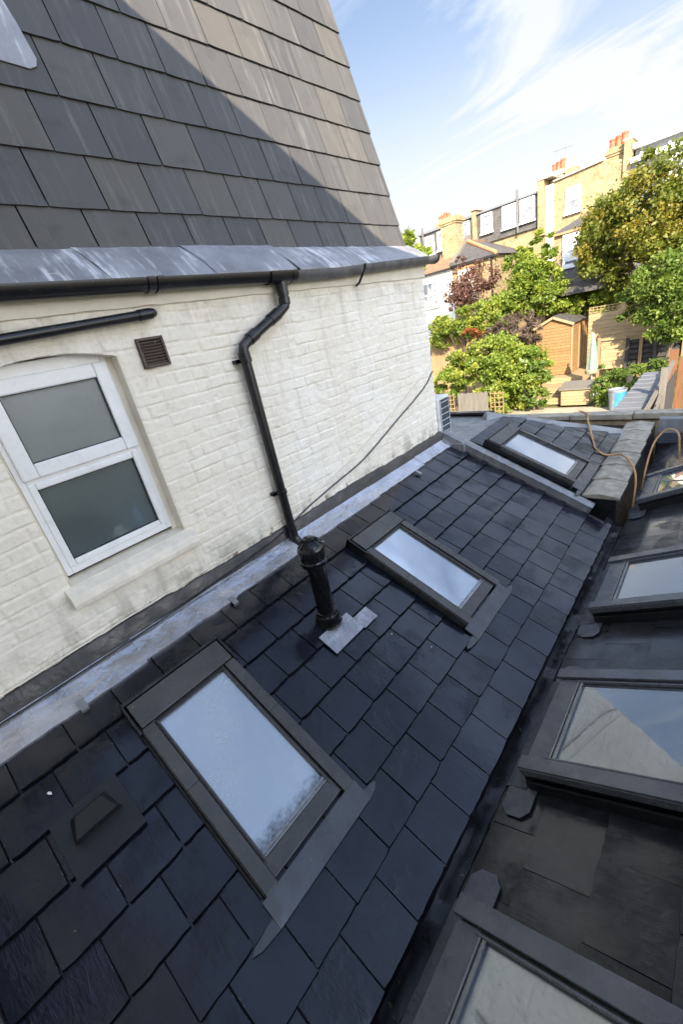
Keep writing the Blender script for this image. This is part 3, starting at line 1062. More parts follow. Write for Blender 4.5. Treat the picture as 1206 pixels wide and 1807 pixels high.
def brick_wall():
    def axis(a, b, st, keys):
        ks = [a] + sorted(keys) + [b]
        out = []
        for p, q in zip(ks[:-1], ks[1:]):
            n = max(1, int(round((q - p) / st)))
            out += list(np.linspace(p, q, n, endpoint=False))
        return np.array(out + [b])
    ys = axis(Y0, Y1, 0.0085, [OY0, OY1])
    zs = axis(3.28, 5.05, 0.0058, [OZ0])
    Yg, Zg = np.meshgrid(ys, zs, indexing='ij')
    r = np.random.RandomState(5)
    yw = Yg + (vnoise(Yg, Zg, 0.11, 1) - .5) * 0.012
    zw = Zg + (vnoise(Yg, Zg, 0.13, 2) - .5) * 0.010 + (vnoise(Yg, Zg, 0.6, 3) - .5) * 0.02
    row = np.floor(zw / 0.0755).astype(int)
    hdr = (row % 4 == 1)
    bw = np.where(hdr, 0.1125, 0.225)
    off = np.where(row % 2 == 0, 0.0, 0.1125) + r.rand(400)[row % 400] * 0.03
    yy = (yw + off + 20) / bw
    col = np.floor(yy).astype(int)
    dy = np.minimum(yy - col, 1 - (yy - col)) * bw
    zz = zw / 0.0755 - row
    dz = np.minimum(zz, 1 - zz) * 0.0755
    lat = r.rand(512, 512); lat2 = r.rand(512, 512); lat3 = r.rand(512, 512)
    bi, bj = row % 512, col % 512
    d = np.minimum(dy * 0.8, dz)
    prof = np.clip((d - 0.002) / (0.0035 + 0.005 * vnoise(Yg, Zg, 0.09, 12)), 0, 1)
    prof = prof * prof * (3 - 2 * prof)
    fill = 0.35 + 0.65 * np.clip((vnoise(Yg, Zg, 0.17, 8) - 0.25) * 2.0, 0, 1)
    base = 0.0060 * fill
    x = prof * base + (lat[bi, bj] - .5) * 0.005 * prof + ((lat2[bi, bj] - .5) * (yy - col - .5) + (lat3[bi, bj] - .5) * (zz - .5)) * 0.006 * prof
    pit = np.clip((vnoise(Yg, Zg, 0.028, 14) - 0.72) * 4, 0, 1) * np.clip((vnoise(Yg, Zg, 0.3, 15) - 0.3) * 2, 0, 1)
    x += (vnoise(Yg, Zg, 0.035, 4) - .5) * 0.0040 + (vnoise(Yg, Zg, 0.012, 6) - .5) * 0.0026 - pit * 0.004 + (vnoise(Yg, Zg, 0.4, 7) - .5) * 0.006
    # bullnosed ragged edge at the opening
    din = np.minimum.reduce([np.abs(Yg - OY0), np.abs(Yg - OY1)])
    inz = (Zg > OZ0 - 0.01) & (Zg < 4.83)
    x = np.where((din < 0.012) & inz, x - 0.006 * (1 - din / 0.012), x)
    zv = Zg.copy()
    ar = archz(Yg)
    inc = (Yg >= OY0) & (Yg <= OY1)
    dzc = 0.0058
    snap = inc & (Zg >= ar) & (Zg < ar + dzc)
    zv[snap] = ar[snap]
    ny, nz = Yg.shape
    co = np.stack([x, Yg, zv], -1).reshape(-1, 3).astype(np.float32)
    I, J = np.meshgrid(np.arange(ny - 1), np.arange(nz - 1), indexing='ij')
    yc = (Yg[:-1, :-1] + Yg[1:, 1:]) / 2; zc = (Zg[:-1, :-1] + Zg[1:, 1:]) / 2
    keep = ~((yc > OY0) & (yc < OY1) & (zc > OZ0) & (zc < archz(yc)))
    I, J = I[keep], J[keep]
    f = np.stack([I * nz + J, (I + 1) * nz + J, (I + 1) * nz + J + 1, I * nz + J + 1], -1).astype(np.int32)
    me = bpy.data.meshes.new('brick_wall')
    me.vertices.add(len(co)); me.vertices.foreach_set('co', co.ravel())
    me.loops.add(f.size); me.loops.foreach_set('vertex_index', f.ravel())
    me.polygons.add(len(f)); me.polygons.foreach_set('loop_start', np.arange(0, f.size, 4, dtype=np.int32))
    me.update(calc_edges=True)
    me.polygons.foreach_set('use_smooth', np.ones(len(f), dtype=bool))
    me.materials.append(M_WALL)
    o = bpy.data.objects.new('brick_wall', me); COL.objects.link(o); o.parent = house
    return o


brick_wall()
# the body behind the facing, with the return face at the corner
k = MB()
k.box(-4.5, -0.012, 4.10, 4.158, 0, 5.05); k.box(-4.5, -4.4, -0.6, 4.10, 0, 5.05)
k.box(-0.14, -0.02, -0.6, OY0 - 0.004, 0, 5.05); k.box(-0.14, -0.02, OY1 + 0.004, 4.10, 0, 5.05)
k.box(-0.14, -0.02, OY0 - 0.004, OY1 + 0.004, 0, OZ0 - 0.02); k.box(-0.14, -0.02, OY0 - 0.004, OY1 + 0.004, 4.90, 5.05)
k.box(-0.02, 0.0, -0.6, 4.158, 0, 3.285)
k.build('wall_core', M_RENDER, house)
# window reveals
k = MB()
nseg = 10
k.poly([(0.0, OY1, OZ0), (-0.12, OY1, OZ0), (-0.12, OY1, OZS + .004), (0.0, OY1, OZS)])
k.poly([(0.0, OY0, OZ0), (0.0, OY0, OZS), (-0.12, OY0, OZS), (-0.12, OY0, OZ0)])
for i in range(nseg):
    a = OY0 + (OY1 - OY0) * i / nseg; b = OY0 + (OY1 - OY0) * (i + 1) / nseg
    k.poly([(0.0, a, archz(a)), (0.0, b, archz(b)), (-0.12, b, archz(b)), (-0.12, a, archz(a))])
k.poly([(0.0, OY0, OZ0), (-0.12, OY0, OZ0 + .01), (-0.12, OY1, OZ0 + .01), (0.0, OY1, OZ0)])
k.build('window_reveal', M_RENDER, house)
# plaster band under the gutter
k = MB()
n = 60
pr = random.Random(8)
for i in range(n + 1):
    y = Y0 + (4.165 - Y0) * i / n
    e = pr.uniform(-.003, .003)
    k.v += [(0.004, y, 5.028 + e), (0.020 + e * .5, y, 5.032 + e), (0.022, y, 5.10), (0.022, y, 5.20), (-0.1, y, 5.20)]
for i in range(n):
    for c in range(4):
        p = i * 5 + c
        k.face((p, p + 5, p + 6, p + 1))
k.build('fascia_band', M_RENDER, house)
k = MB(); k.box(-4.5, 0.02, 4.1585, 4.168, 5.03, 5.20); k.build('fascia_band', M_RENDER, house)
# sill
k = MB()
sr = random.Random(4)
ring = [(0.072, 3.672), (0.078, 3.70), (0.070, 3.742), (0.0, 3.772), (-0.10, 3.784), (-0.10, 3.66), (0.0, 3.655)]
n = 26
for i in range(n + 1):
    y = 0.262 + 0.745 * i / n
    for (x, z) in ring: k.v.append((x + sr.uniform(-.003, .003) * (x > 0.02), y, z + sr.uniform(-.002, .002)))
R_ = len(ring)
for i in range(n):
    for c in range(R_):
        c2 = (c + 1) % R_
        k.face((i * R_ + c, (i + 1) * R_ + c, (i + 1) * R_ + c2, i * R_ + c2))
k.face(range(R_)); k.face([n * R_ + c for c in reversed(range(R_))])
k.build('window_sill', M_SILL, house, 0.004)

k = MB()      # mortar fillets closing the gap round the frame
k.box(-0.115, -0.085, 0.9325, OY1 + .002, OZ0 + .01, 4.83)
k.build('mortar_fillet', M_RENDER, house)
k = MB(); k.box(-0.115, -0.085, OY0 - .002, 0.3175, OZ0 + .01, 4.83)
k.build('mortar_fillet', M_RENDER, house)
# window
win = MB()
WY0, WY1, WZ0, WZ1 = 0.318, 0.932, 3.808, 4.862
XF = -0.072
win.box(XF - 0.05, XF, WY0, WY0 + 0.03, WZ0, WZ1); win.box(XF - 0.05, XF, WY1 - 0.03, WY1, WZ0, WZ1)
win.box(XF - 0.05, XF, WY0 + 0.03, WY1 - 0.03, WZ0, WZ0 + 0.045); win.box(XF - 0.05, XF, WY0 + 0.03, WY1 - 0.03, 4.80, WZ1)
win.box(XF - 0.05, XF, WY0 + 0.03, WY1 - 0.03, 4.312, 4.352)
wo = win.build('window', M_UPVC, house, 0.004)


def sash(z0, z1, y0, y1, b, x, gm):
    k = MB()
    k.box(x - 0.04, x, y0, y0 + b, z0, z1); k.box(x - 0.04, x, y1 - b, y1, z0, z1)
    k.box(x - 0.04, x, y0 + b, y1 - b, z0, z0 + b); k.box(x - 0.04, x, y0 + b, y1 - b, z1 - b, z1)
    k.build('sash', M_UPVC, wo, 0.008)
    g_ = MB(); g_.box(x - 0.03, x - 0.024, y0 + b - 0.004, y1 - b + 0.004, z0 + b - 0.004, z1 - b + 0.004)
    g_.build('frosted_pane', gm, wo)
    q = MB(); e = 0.004
    q.box(x - 0.022, x - 0.010, y0 + b, y0 + b + e, z0 + b, z1 - b); q.box(x - 0.022, x - 0.010, y1 - b - e, y1 - b, z0 + b, z1 - b)
    q.box(x - 0.022, x - 0.010, y0 + b + e, y1 - b - e, z0 + b, z0 + b + e); q.box(x - 0.022, x - 0.010, y0 + b + e, y1 - b - e, z1 - b - e, z1 - b)
    q.build('glazing_seal', M_GASKET, wo)


sash(4.338, 4.806, WY0 + 0.022, WY1 - 0.008, 0.072, XF + 0.018, M_FROST)
sash(3.846, 4.318, WY0 + 0.026, WY1 - 0.026, 0.036, XF + 0.006, M_FROSTL)
# the dim room behind with things on the inner sill
k = MB()
k.poly([(-1.4, -0.3, 3.3), (-1.4, 1.7, 3.3), (-1.4, 1.7, 5.0), (-1.4, -0.3, 5.0)])
k.poly([(-1.4, -0.3, 3.3), (-1.4, -0.3, 5.0), (-0.142, -0.3, 5.0), (-0.142, -0.3, 3.3)])
k.poly([(-1.4, 1.7, 3.3), (-0.142, 1.7, 3.3), (-0.142, 1.7, 5.0), (-1.4, 1.7, 5.0)])
k.poly([(-1.4, -0.3, 3.3), (-0.142, -0.3, 3.3), (-0.142, 1.7, 3.3), (-1.4, 1.7, 3.3)])
k.poly([(-1.4, -0.3, 5.0), (-1.4, 1.7, 5.0), (-0.142, 1.7, 5.0), (-0.142, -0.3, 5.0)])
k.build('room', M_ROOM, house)
k = MB(); k.box(-0.30, -0.125, 0.32, 0.94, 3.80, 3.825); k.build('inner_sill', M_WHITE, house)
for y, r, h_, mt, lab, nm in ((0.66, 0.045, 0.10, M_WHITE, 'white blurred jar behind the frosted lower pane', 'jar'),
                              (0.79, 0.032, 0.17, M_BLUE, 'blue blurred bottle behind the frosted lower pane, right of the jar', 'bottle')):
    k = MB(); k.lathe([(r * .9, 0), (r, 0.01), (r, h_ * .7), (r * .5, h_ * .85), (r * .45, h_)], 16)
    tag(k.build(nm, mt, None, 0, True, (-0.155, y, 3.826)), lab, nm)

# mansard slates
TH = RAD(76.3)
CT, ST = math.cos(TH), math.sin(TH)
FM = frame((-0.159, 0, 5.33), (CT, 0, -ST), (0, 1, 0), (ST, 0, CT))
k = MB()
bnd = [0.0, 0.205, 0.475, 0.75] + [0.75 + 0.27 * i for i in range(1, 10)]
rowsM = [(-bnd[i + 1], -bnd[i]) for i in range(len(bnd) - 1)][::-1]
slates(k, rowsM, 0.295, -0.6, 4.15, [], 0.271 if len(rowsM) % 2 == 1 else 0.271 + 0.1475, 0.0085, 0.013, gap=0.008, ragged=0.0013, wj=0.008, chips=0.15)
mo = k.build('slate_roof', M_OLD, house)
mo.matrix_local = FM
k = MB()
zt = 5.33 + 3.2 * ST; xt = -0.159 - 3.2 * CT
k.hexa([(-4.4, -0.6, 5.06), (-0.10, -0.6, 5.06), (-0.10, 4.12, 5.06), (-4.4, 4.12, 5.06),
        (-4.4, -0.6, zt), (xt - 0.065, -0.6, zt), (xt - 0.065, 4.12, zt), (-4.4, 4.12, zt)])
k.build('roof_core', M_DECK, house)
# verge strip with pale mortar
k = MB(); k.hexa([(-0.10, 4.12, 5.20), (-0.10, 4.165, 5.20), (-0.16, 4.165, 5.34), (-0.16, 4.12, 5.34)] +
                 [(-4.4, 4.12, 5.20), (-4.4, 4.165, 5.20), (-4.4, 4.165, 5.34), (-4.4, 4.12, 5.34)]); k.build('verge_base', M_RENDER, house)
# small lead patch among the mansard slates
k = MB()
ring = [(-1.02, 0.80), (-0.86, 0.80), (-0.83, 1.235), (-0.845, 1.262), (-0.88, 1.278), (-1.03, 1.262), (-1.12, 1.20)]
ring = [(-1.16, 0.95), (-0.86, 0.95), (-0.845, 1.225), (-0.865, 1.262), (-0.90, 1.278), (-1.05, 1.262), (-1.16, 1.24)]
k.extrude([(u, v, 0.022) for u, v in ring], (0, 0, -0.006))
o = k.build('lead_patch', M_APRON, house, 0.002); o.matrix_local = FM

# lead apron below the slates, four lapped sheets
sheets = [(-0.6, 1.02, 0), (1.00, 1.64, 0.006), (1.62, 2.34, 0.012), (2.30, 4.20, 0.0)]
ar = random.Random(6)
for j, (a, b, up_) in enumerate(sheets):
    k = MB()
    n = max(6, int((b - a) / 0.07))
    for i in range(n + 1):
        y = a + (b - a) * i / n
        f = (y - 2.3) / 1.9 if y > 2.3 else 0
        sk = 0.05 if i == n else 0.0
        for (tt, bulge) in ((0, 0), (0.33, 0.012), (0.7, 0.012), (1.0, 0.0), (1.0, -0.02)):
            x = -0.165 + (0.265 - (0.03 if j < 3 else 0.0)) * tt
            z = 5.355 - 0.205 * tt + (0.03 * f * tt) + bulge + up_ + ar.uniform(-.0025, .0025)
            yy = y + (0.06 * tt if (i in (0, n) and j < 3) or (i == 0 and j == 3) else 0)
            if j == 2 and i == n: yy += 0.05 * tt
            k.v.append((x, yy, z))
    for i in range(n):
        for c in range(4):
            p = i * 5 + c
            k.face((p, p + 5, p + 6, p + 1))
    k.build('lead_apron', M_APRON, house, smooth=True)

# black gutter
gut = thing('gutter', 'black plastic gutter under the near lead apron, draining to the cranked downpipe', 'gutter')


def half_round(name, pts, r, mat, parent, wall=0.004):
    k = MB()
    seg = 10
    ring = [(math.cos(math.pi + math.pi * i / seg) * r, math.sin(math.pi + math.pi * i / seg) * r) for i in range(seg + 1)]
    ring = [(-r, 0.006)] + ring + [(r, 0.006)]
    inner = [(x * (r - wall) / r, z * (r - wall) / r + (0 if z < 0.005 else 0.0)) for x, z in reversed(ring)]
    full = ring + inner
    m_ = len(full)
    for (x, y, z) in pts:
        for (a_, c_) in full: k.v.append((x + a_, y, z + c_))
    for i in range(len(pts) - 1):
        for c in range(m_):
            c2 = (c + 1) % m_
            k.face((i * m_ + c, i * m_ + c2, (i + 1) * m_ + c2, (i + 1) * m_ + c))
    k.face(list(reversed(range(m_)))); k.face([(len(pts) - 1) * m_ + c for c in range(m_)])
    return k.build(name, mat, parent, smooth=True)


GX, GZ = 0.075, 5.145
half_round('trough', [(GX, -0.6, GZ + 0.006), (GX, 2.16, GZ - 0.012)], 0.056, M_BLACK, gut)
half_round('union_bracket', [(GX, 1.21, GZ - 0.004), (GX, 1.25, GZ - 0.004)], 0.063, M_BLACK, gut)
half_round('union_bracket', [(GX, 1.262, GZ - 0.004), (GX, 1.30, GZ - 0.004)], 0.064, M_BLACK, gut)
half_round('outlet', [(GX, 2.05, GZ - 0.011), (GX, 2.24, GZ - 0.012)], 0.065, M_BLACK, gut)
half_round('union_bracket', [(GX, 2.245, GZ - 0.012), (GX, 2.29, GZ - 0.012)], 0.068, M_BLACK, gut)
gut2 = thing('gutter', 'grey iron gutter under the far end of the lead apron, ending at the house corner', 'gutter')
half_round('trough', [(GX, 2.24, GZ - 0.014), (GX, 2.75, GZ - 0.012), (GX, 3.3, GZ + 0.012), (GX, 4.16, GZ + 0.045), (GX, 4.27, GZ + 0.05)], 0.058, M_OLDGUT, gut2)
half_round('stop_end', [(GX, 4.262, GZ + 0.05), (GX, 4.30, GZ + 0.05)], 0.064, M_BLACK, gut2)
k = MB(); k.tube([(0.02, 3.05, 5.02), (0.055, 3.05, 5.035), (0.095, 3.05, 5.08), (0.137, 3.05, 5.13), (0.142, 3.05, 5.155)], 0.010, 8); k.build('bracket', M_BLACK, gut2)

# downpipe
dp = thing('downpipe', 'black cranked rainwater downpipe on the white wall, ending in a shoe on the lead flashing', 'pipe')
PR = 0.034
X_ = 0.062
k = MB(); k.tube([(GX, 2.165, 5.10), (GX, 2.165, 4.955)], PR); k.build('upper_pipe', M_BLACK, dp, smooth=True)
k = MB(); k.tube([(GX, 2.165, 5.095), (GX, 2.165, 5.00)], 0.040, 16); k.build('spigot', M_BLACK, dp, smooth=True)
k = MB(); k.tube([(GX, 2.165, 4.955), (GX, 2.155, 4.935), (X_ + .004, 2.10, 4.902), (X_, 1.80, 4.775), (X_, 1.735, 4.738), (X_, 1.722, 4.70), (X_, 1.722, 4.60)], PR, 16)
k.build('offset_pipe', M_BLACK, dp, smooth=True)
k = MB(); k.tube([(X_, 1.722, 4.66), (X_, 1.722, 3.36)], PR, 16); k.build('lower_pipe', M_BLACK, dp, smooth=True)
for p, q in (((GX, 2.165, 4.99), (GX, 2.16, 4.945)), ((X_, 2.09, 4.898), (X_, 2.00, 4.86)), ((X_, 1.86, 4.80), (X_, 1.79, 4.77)), ((X_, 1.722, 4.705), (X_, 1.722, 4.645))):
    k = MB(); k.tube([p, q], 0.040, 16); k.build('socket', M_BLACK, dp, 0.003, smooth=True)
k = MB(); k.tube([(X_, 1.722, 3.42), (X_, 1.722, 3.34), (X_ + .015, 1.728, 3.305), (X_ + 0.06, 1.735, 3.272), (X_ + .085, 1.74, 3.262)], 0.039, 16); k.build('shoe', M_BLACK, dp, smooth=True)
for z in (4.655, 3.72):
    k = MB()
    k.tube([(X_, 1.722, z - .014), (X_, 1.722, z + .014)], 0.042, 16)
    k.box(0.0, 0.05, 1.655, 1.69, z - .012, z + .012); k.box(0.036, 0.05, 1.655, 1.722, z - .012, z + .012)
    k.build('pipe_clip', M_BLACK, dp, 0.002)

# waste pipe high on the wall
k = MB(); k.tube([(0.055, -0.55, 4.905), (0.055, 0.5, 4.952), (0.055, 1.19, 4.986), (0.05, 1.215, 4.99), (0.02, 1.232, 4.992), (-0.01, 1.235, 4.992)], 0.024, 14)
k.tube([(0.055, 1.13, 4.983), (0.055, 1.20, 4.987)], 0.028, 14)
tag(k.build('waste_pipe', M_BLACK, None, smooth=True), 'thin black waste pipe running into the white wall above the window', 'pipe')

# louvred air vent
t = thing('air_vent', 'square brown louvred vent on the white wall, above right of the window', 'vent', Matrix.Translation((0.0, 1.16, 4.80)))
k = MB()
w_ = 0.078
k.box(0, 0.012, -w_, w_, -w_, w_)
k.box(0.011, 0.028, -w_, -w_ + 0.016, -w_, w_); k.box(0.011, 0.028, w_ - 0.016, w_, -w_, w_)
k.box(0.011, 0.028, -w_ + 0.016, w_ - 0.016, -w_, -w_ + 0.016); k.box(0.011, 0.028, -w_ + 0.016, w_ - 0.016, w_ - 0.016, w_)
k.build('vent_frame', M_BROWN, t, 0.004)
k = MB()
for i in range(8):
    z = -0.054 + i * 0.0155
    k.hexa([(0.013, -0.06, z + 0.006), (0.026, -0.06, z - 0.002), (0.026, 0.06, z - 0.002), (0.013, 0.06, z + 0.006),
            (0.013, -0.06, z + 0.009), (0.026, -0.06, z + 0.001), (0.026, 0.06, z + 0.001), (0.013, 0.06, z + 0.009)])
k.build('louvre', M_BROWN, t)

# cables on the wall
def wire(name, pts, r, mat, lab, cat='cable', sub=6):
    P_ = [Vector(p) for p in pts]
    out = []
    for i in range(len(P_) - 1):
        p0 = P_[max(0, i - 1)]; p1 = P_[i]; p2 = P_[i + 1]; p3 = P_[min(len(P_) - 1, i + 2)]
        for j in range(sub):
            t_ = j / sub
            out.append(0.5 * ((2 * p1) + (-p0 + p2) * t_ + (2 * p0 - 5 * p1 + 4 * p2 - p3) * t_ ** 2 + (-p0 + 3 * p1 - 3 * p2 + p3) * t_ ** 3))
    out.append(P_[-1])
    k = MB(); k.tube(out, r, 8)
    return tag(k.build(name, mat, None, smooth=True), lab, cat)


wire('cable', [(0.016, 4.15, 4.124), (0.018, 3.9, 3.98), (0.018, 3.3, 3.78), (0.018, 2.757, 3.606), (0.018, 2.30, 3.53), (0.02, 1.95, 3.47), (0.05, 1.55, 3.395), (0.055, 1.0, 3.36), (0.055, 0.3, 3.34), (0.055, -0.5, 3.34)],
     0.0055, M_CABLE, 'black cable drooping down the white wall to behind the downpipe')
wire('cable', [(0.016, 4.15, 4.20), (0.016, 3.4, 3.92), (0.016, 2.6, 3.66), (0.016, 1.9, 3.53), (0.016, 1.2, 3.47), (0.018, 0.4, 3.46), (0.02, -0.5, 3.445)],
     0.0045, M_SILL, 'thin white painted cable running low along the whole white wall')

# ------------------------------------------------------------------ soil vent pipe
PB = FR @ Vector((PIPE_UV[0], PIPE_UV[1], 0.0))
vp = thing('vent_pipe', 'glossy black capped vent pipe standing on the wet slates between the two near skylights', 'pipe', Matrix.Translation(PB))
k = MB(); k.tube([(0, 0, -0.1), (0, 0, 0.47)], 0.058, 28); k.build('pipe', M_PIPE, vp, smooth=True)
k = MB()
k.lathe([(0.060, 0.455), (0.080, 0.465), (0.086, 0.480), (0.086, 0.500), (0.080, 0.508), (0.080, 0.515), (0.086, 0.522), (0.086, 0.575), (0.082, 0.592), (0.060, 0.620), (0.040, 0.632), (0.038, 0.645), (0.026, 0.652), (0.001, 0.652)], 32)
k.build('cowl', M_PIPE, vp, smooth=True)
k = MB()
for i in range(12):
    t_ = 2 * math.pi * i / 12
    c_, s_ = math.cos(t_), math.sin(t_)
    k.obox((0.040 * c_, 0.040 * s_, 0.636), (0.076 * c_, 0.076 * s_, 0.603), 0.004, 0.010)
k.build('cowl_rib', M_PIPE, vp)
k = MB(); k.lathe([(0.083, 0.01), (0.088, 0.03), (0.080, 0.05), (0.082, 0.075), (0.072, 0.095), (0.066, 0.115), (0.058, 0.118)], 28); k.build('weather_collar', M_PIPE, vp, smooth=True)
k = MB(); k.lathe([(0.059, 0.075), (0.0725, 0.085), (0.0725, 0.095), (0.059, 0.1)], 28); k.build('jubilee_band', M_STEEL, vp, smooth=True)
# lead slate lying on the slates below the pipe
iV = Matrix.Translation(PB).inverted() @ FR
k = MB()
lr = random.Random(9)
for (u0, u1, v0, v1) in ((0.775, 0.93, 1.225, 1.50), (0.835, 0.94, 1.50, 1.635)):
    nu, nv = 6, 8
    b = len(k.v)
    for i in range(nu + 1):
        for j in range(nv + 1):
            edge = i in (0, nu) or j in (0, nv)
            k.v.append(tuple(iV @ Vector((u0 + (u1 - u0) * i / nu, v0 + (v1 - v0) * j / nv, 0.032 + (0 if edge else lr.uniform(-.0025, .0045))))))
    for i in range(nu):
        for j in range(nv):
            p = b + i * (nv + 1) + j
            k.face((p, p + nv + 1, p + nv + 2, p + 1))
k.build('lead_slate', mat_lead('bright_lead', (0.36, 0.35, 0.355), 0.2, 0.45, 0.6, 0.3), vp, smooth=True)

# ------------------------------------------------------------------ slate vent
t = thing('roof_vent', 'dark plastic hooded slate vent set flat in the wet slates near the bottom left skylight', 'vent', FR)
M_VENT = simple('matt_black_plastic', (0.012, 0.013, 0.015), 0.5, 0, 9, 0.25, 0.1, 90)
k = MB(); k.hexa([(0.590, -0.245, 0.012), (0.862, -0.245, 0.027), (0.862, 0.030, 0.027), (0.590, 0.030, 0.012),
                  (0.590, -0.245, 0.035), (0.862, -0.245, 0.038), (0.862, 0.030, 0.038), (0.590, 0.030, 0.035)])
k.build('base_plate', M_VENT, t, 0.001)
k = MB(); k.hexa([(0.622, -0.182, 0.02), (0.735, -0.205, 0.02), (0.735, -0.004, 0.02), (0.622, -0.026, 0.02),
                  (0.648, -0.158, 0.074), (0.742, -0.186, 0.100), (0.742, -0.022, 0.100), (0.648, -0.050, 0.074)])
k.build('hood', M_VENT, t, 0.004)

# ------------------------------------------------------------------ air conditioner beyond the corner
t = thing('air_conditioner', 'white air conditioning unit with dark grille, standing just beyond the white wall corner', 'air conditioner', Matrix.Translation((-0.04, 4.20, 3.292)))
k = MB(); k.box(-0.75, 0.0, 0.06, 0.36, 0.03, 0.50); k.build('casing', M_ACW, t, 0.012)
k = MB(); k.box(-0.66, -0.10, 0.10, 0.32, 0.0, 0.03); k.build('mounting_feet', M_BLACK, t)
k = MB(); k.box(-0.004, 0.006, 0.13, 0.325, 0.06, 0.47); k.build('grille_panel', M_ACD, t)
k = MB()
for i in range(6): k.box(0.007, 0.011, 0.13, 0.325, 0.085 + i * 0.07, 0.091 + i * 0.07)
for y in (0.125, 0.322): k.box(0.006, 0.013, y, y + 0.004, 0.06, 0.47)
k.build('guard_bar', M_ACW, t)

# ------------------------------------------------------------------ hose over the parapet
wire('hose', [(0.70, 7.45, 2.80), (0.86, 7.25, 2.80), (1.00, 6.65, 2.86), (1.09, 6.25, 2.955), (1.19, 5.95, 2.885), (1.27, 5.72, 2.835), (1.33, 5.55, 2.81), (1.43, 5.50, 2.755), (1.52, 5.52, 2.75), (1.62, 5.46, 2.772),
              (1.72, 5.32, 2.745), (1.80, 5.10, 2.715), (1.83, 4.98, 2.64), (1.84, 4.90, 2.54), (1.85, 4.78, 2.46), (1.86, 4.70, 2.44), (1.86, 4.55, 2.445)],
     0.011, M_HOSE, 'orange hose trailing over the weathered coping and down toward the valley', 'hose')
wire('hose', [(1.875, 5.15, 2.47), (1.86, 5.40, 2.60), (1.87, 5.62, 2.77), (1.90, 5.72, 2.88), (1.97, 5.78, 2.97), (2.05, 5.74, 2.99), (2.10, 5.65, 2.96), (2.12, 5.6, 2.86), (2.14, 5.55, 2.70)],
     0.010, M_HOSE, 'orange hose standing up in a loop right of the coped parapet', 'hose')

# ------------------------------------------------------------------ main house behind the camera
t = thing('brick_house', 'white main house wall, only its grey lead foot showing at the lower left edge', 'house')
k = MB()
k.box(-9, 12, -8.0, -0.62, 0, 8.05)
k.build('wall', M_WHITER, t)
k = MB(); k.box(-9.1, 12.1, -8.1, -0.56, 8.052, 8.42); k.build('parapet', M_RENDER, t)
for (x0, x1, z0, z1) in ((0.6, 1.5, 5.9, 7.3), (2.9, 3.9, 5.9, 7.3), (2.2, 3.4, 3.6, 5.6), (5.5, 6.6, 5.9, 7.3)):
    k = MB()
    k.box(x0, x0 + .06, -0.60, -0.57, z0, z1); k.box(x1 - .06, x1, -0.60, -0.57, z0, z1)
    k.box(x0 + .06, x1 - .06, -0.60, -0.57, z0, z0 + .06); k.box(x0 + .06, x1 - .06, -0.60, -0.57, z1 - .06, z1)
    w = k.build('window', M_UPVC, t)
    k = MB(); k.box(x0 + .06, x1 - .06, -0.595, -0.585, z0 + .06, z1 - .06); k.build('pane', M_FARGLASS, w)
k = MB()
k.hexa([(0.0, -0.60, 2.2), (4.2, -0.60, 2.2), (4.2, -0.548, 2.2), (0.0, -0.548, 2.2),
        (0.0, -0.60, 3.46), (4.2, -0.60, 3.46), (4.2, -0.566, 3.46), (0.0, -0.566, 3.46)])
k.build('lead_foot', M_LEADG, t)

# ------------------------------------------------------------------ terrace of houses beyond the gardens (rear walls at y = 30)
def far_window(parent, x0, x1, z0, z1, y, mid=True, blind=0.0, grid=0, bw=0.11):
    k = MB()
    k.box(x0, x0 + bw, y - .09, y + .02, z0, z1); k.box(x1 - bw, x1, y - .09, y + .02, z0, z1)
    k.box(x0 + bw, x1 - bw, y - .09, y + .02, z0, z0 + bw); k.box(x0 + bw, x1 - bw, y - .09, y + .02, z1 - bw, z1)
    zm = (z0 + z1) / 2
    if mid: k.box(x0 + bw, x1 - bw, y - .085, y + .02, zm - .05, zm + .05)
    for i in range(grid):
        x = x0 + bw + (x1 - x0 - 2 * bw) * (i + 1) / (grid + 1)
        k.box(x - .03, x + .03, y - .07, y + .02, z0 + bw, zm - .05); k.box(x - .03, x + .03, y - .07, y + .02, zm + .05, z1 - bw)
    w = k.build('window', M_WHITE, parent)
    k = MB(); k.box(x0 + bw, x1 - bw, y - .03, y - .01, z0 + bw, z1 - bw); k.build('pane', M_FARGLASS, w)
    if blind > 0:
        k = MB(); k.box(x0 + bw, x1 - bw, y - .045, y - .032, z1 - bw - (z1 - z0 - 2 * bw) * blind, z1 - bw); k.build('blind', M_BLIND, w)
    k = MB(); k.box(x0 - .06, x1 + .06, y - .16, y + .0, z0 - .09, z0 - .003); k.build('sill', M_WHITE, w)


def chimney(parent, x0, x1, y0, y1, z0, z1, npots, ph=0.5, mat=None, potr=0.13, axis='x'):
    k = MB()
    k.box(x0, x1, y0, y1, z0, z1 - .36)
    k.box(x0 - .05, x1 + .05, y0 - .05, y1 + .05, z1 - .36, z1 - .26)
    k.box(x0 - .10, x1 + .10, y0 - .10, y1 + .10, z1 - .26, z1 - .10)
    k.box(x0 - .03, x1 + .03, y0 - .03, y1 + .03, z1 - .10, z1)
    c = k.build('chimney', mat or M_STOCK, parent)
    for i in range(npots):
        f = (i + .5) / npots
        px = x0 + (x1 - x0) * f
        hh = ph * (0.85 + 0.3 * ((i * 37) % 5) / 5)
        k = MB(); k.lathe([(potr * 1.1, 0), (potr, .06), (potr * .9, hh * .8), (potr * 1.12, hh * .84), (potr * 1.1, hh), (potr * .8, hh)], 12, (px, (y0 + y1) / 2, z1))
        k.build('chimney_pot', M_POT, c)


HG = 'houses in the terrace beyond the gardens'
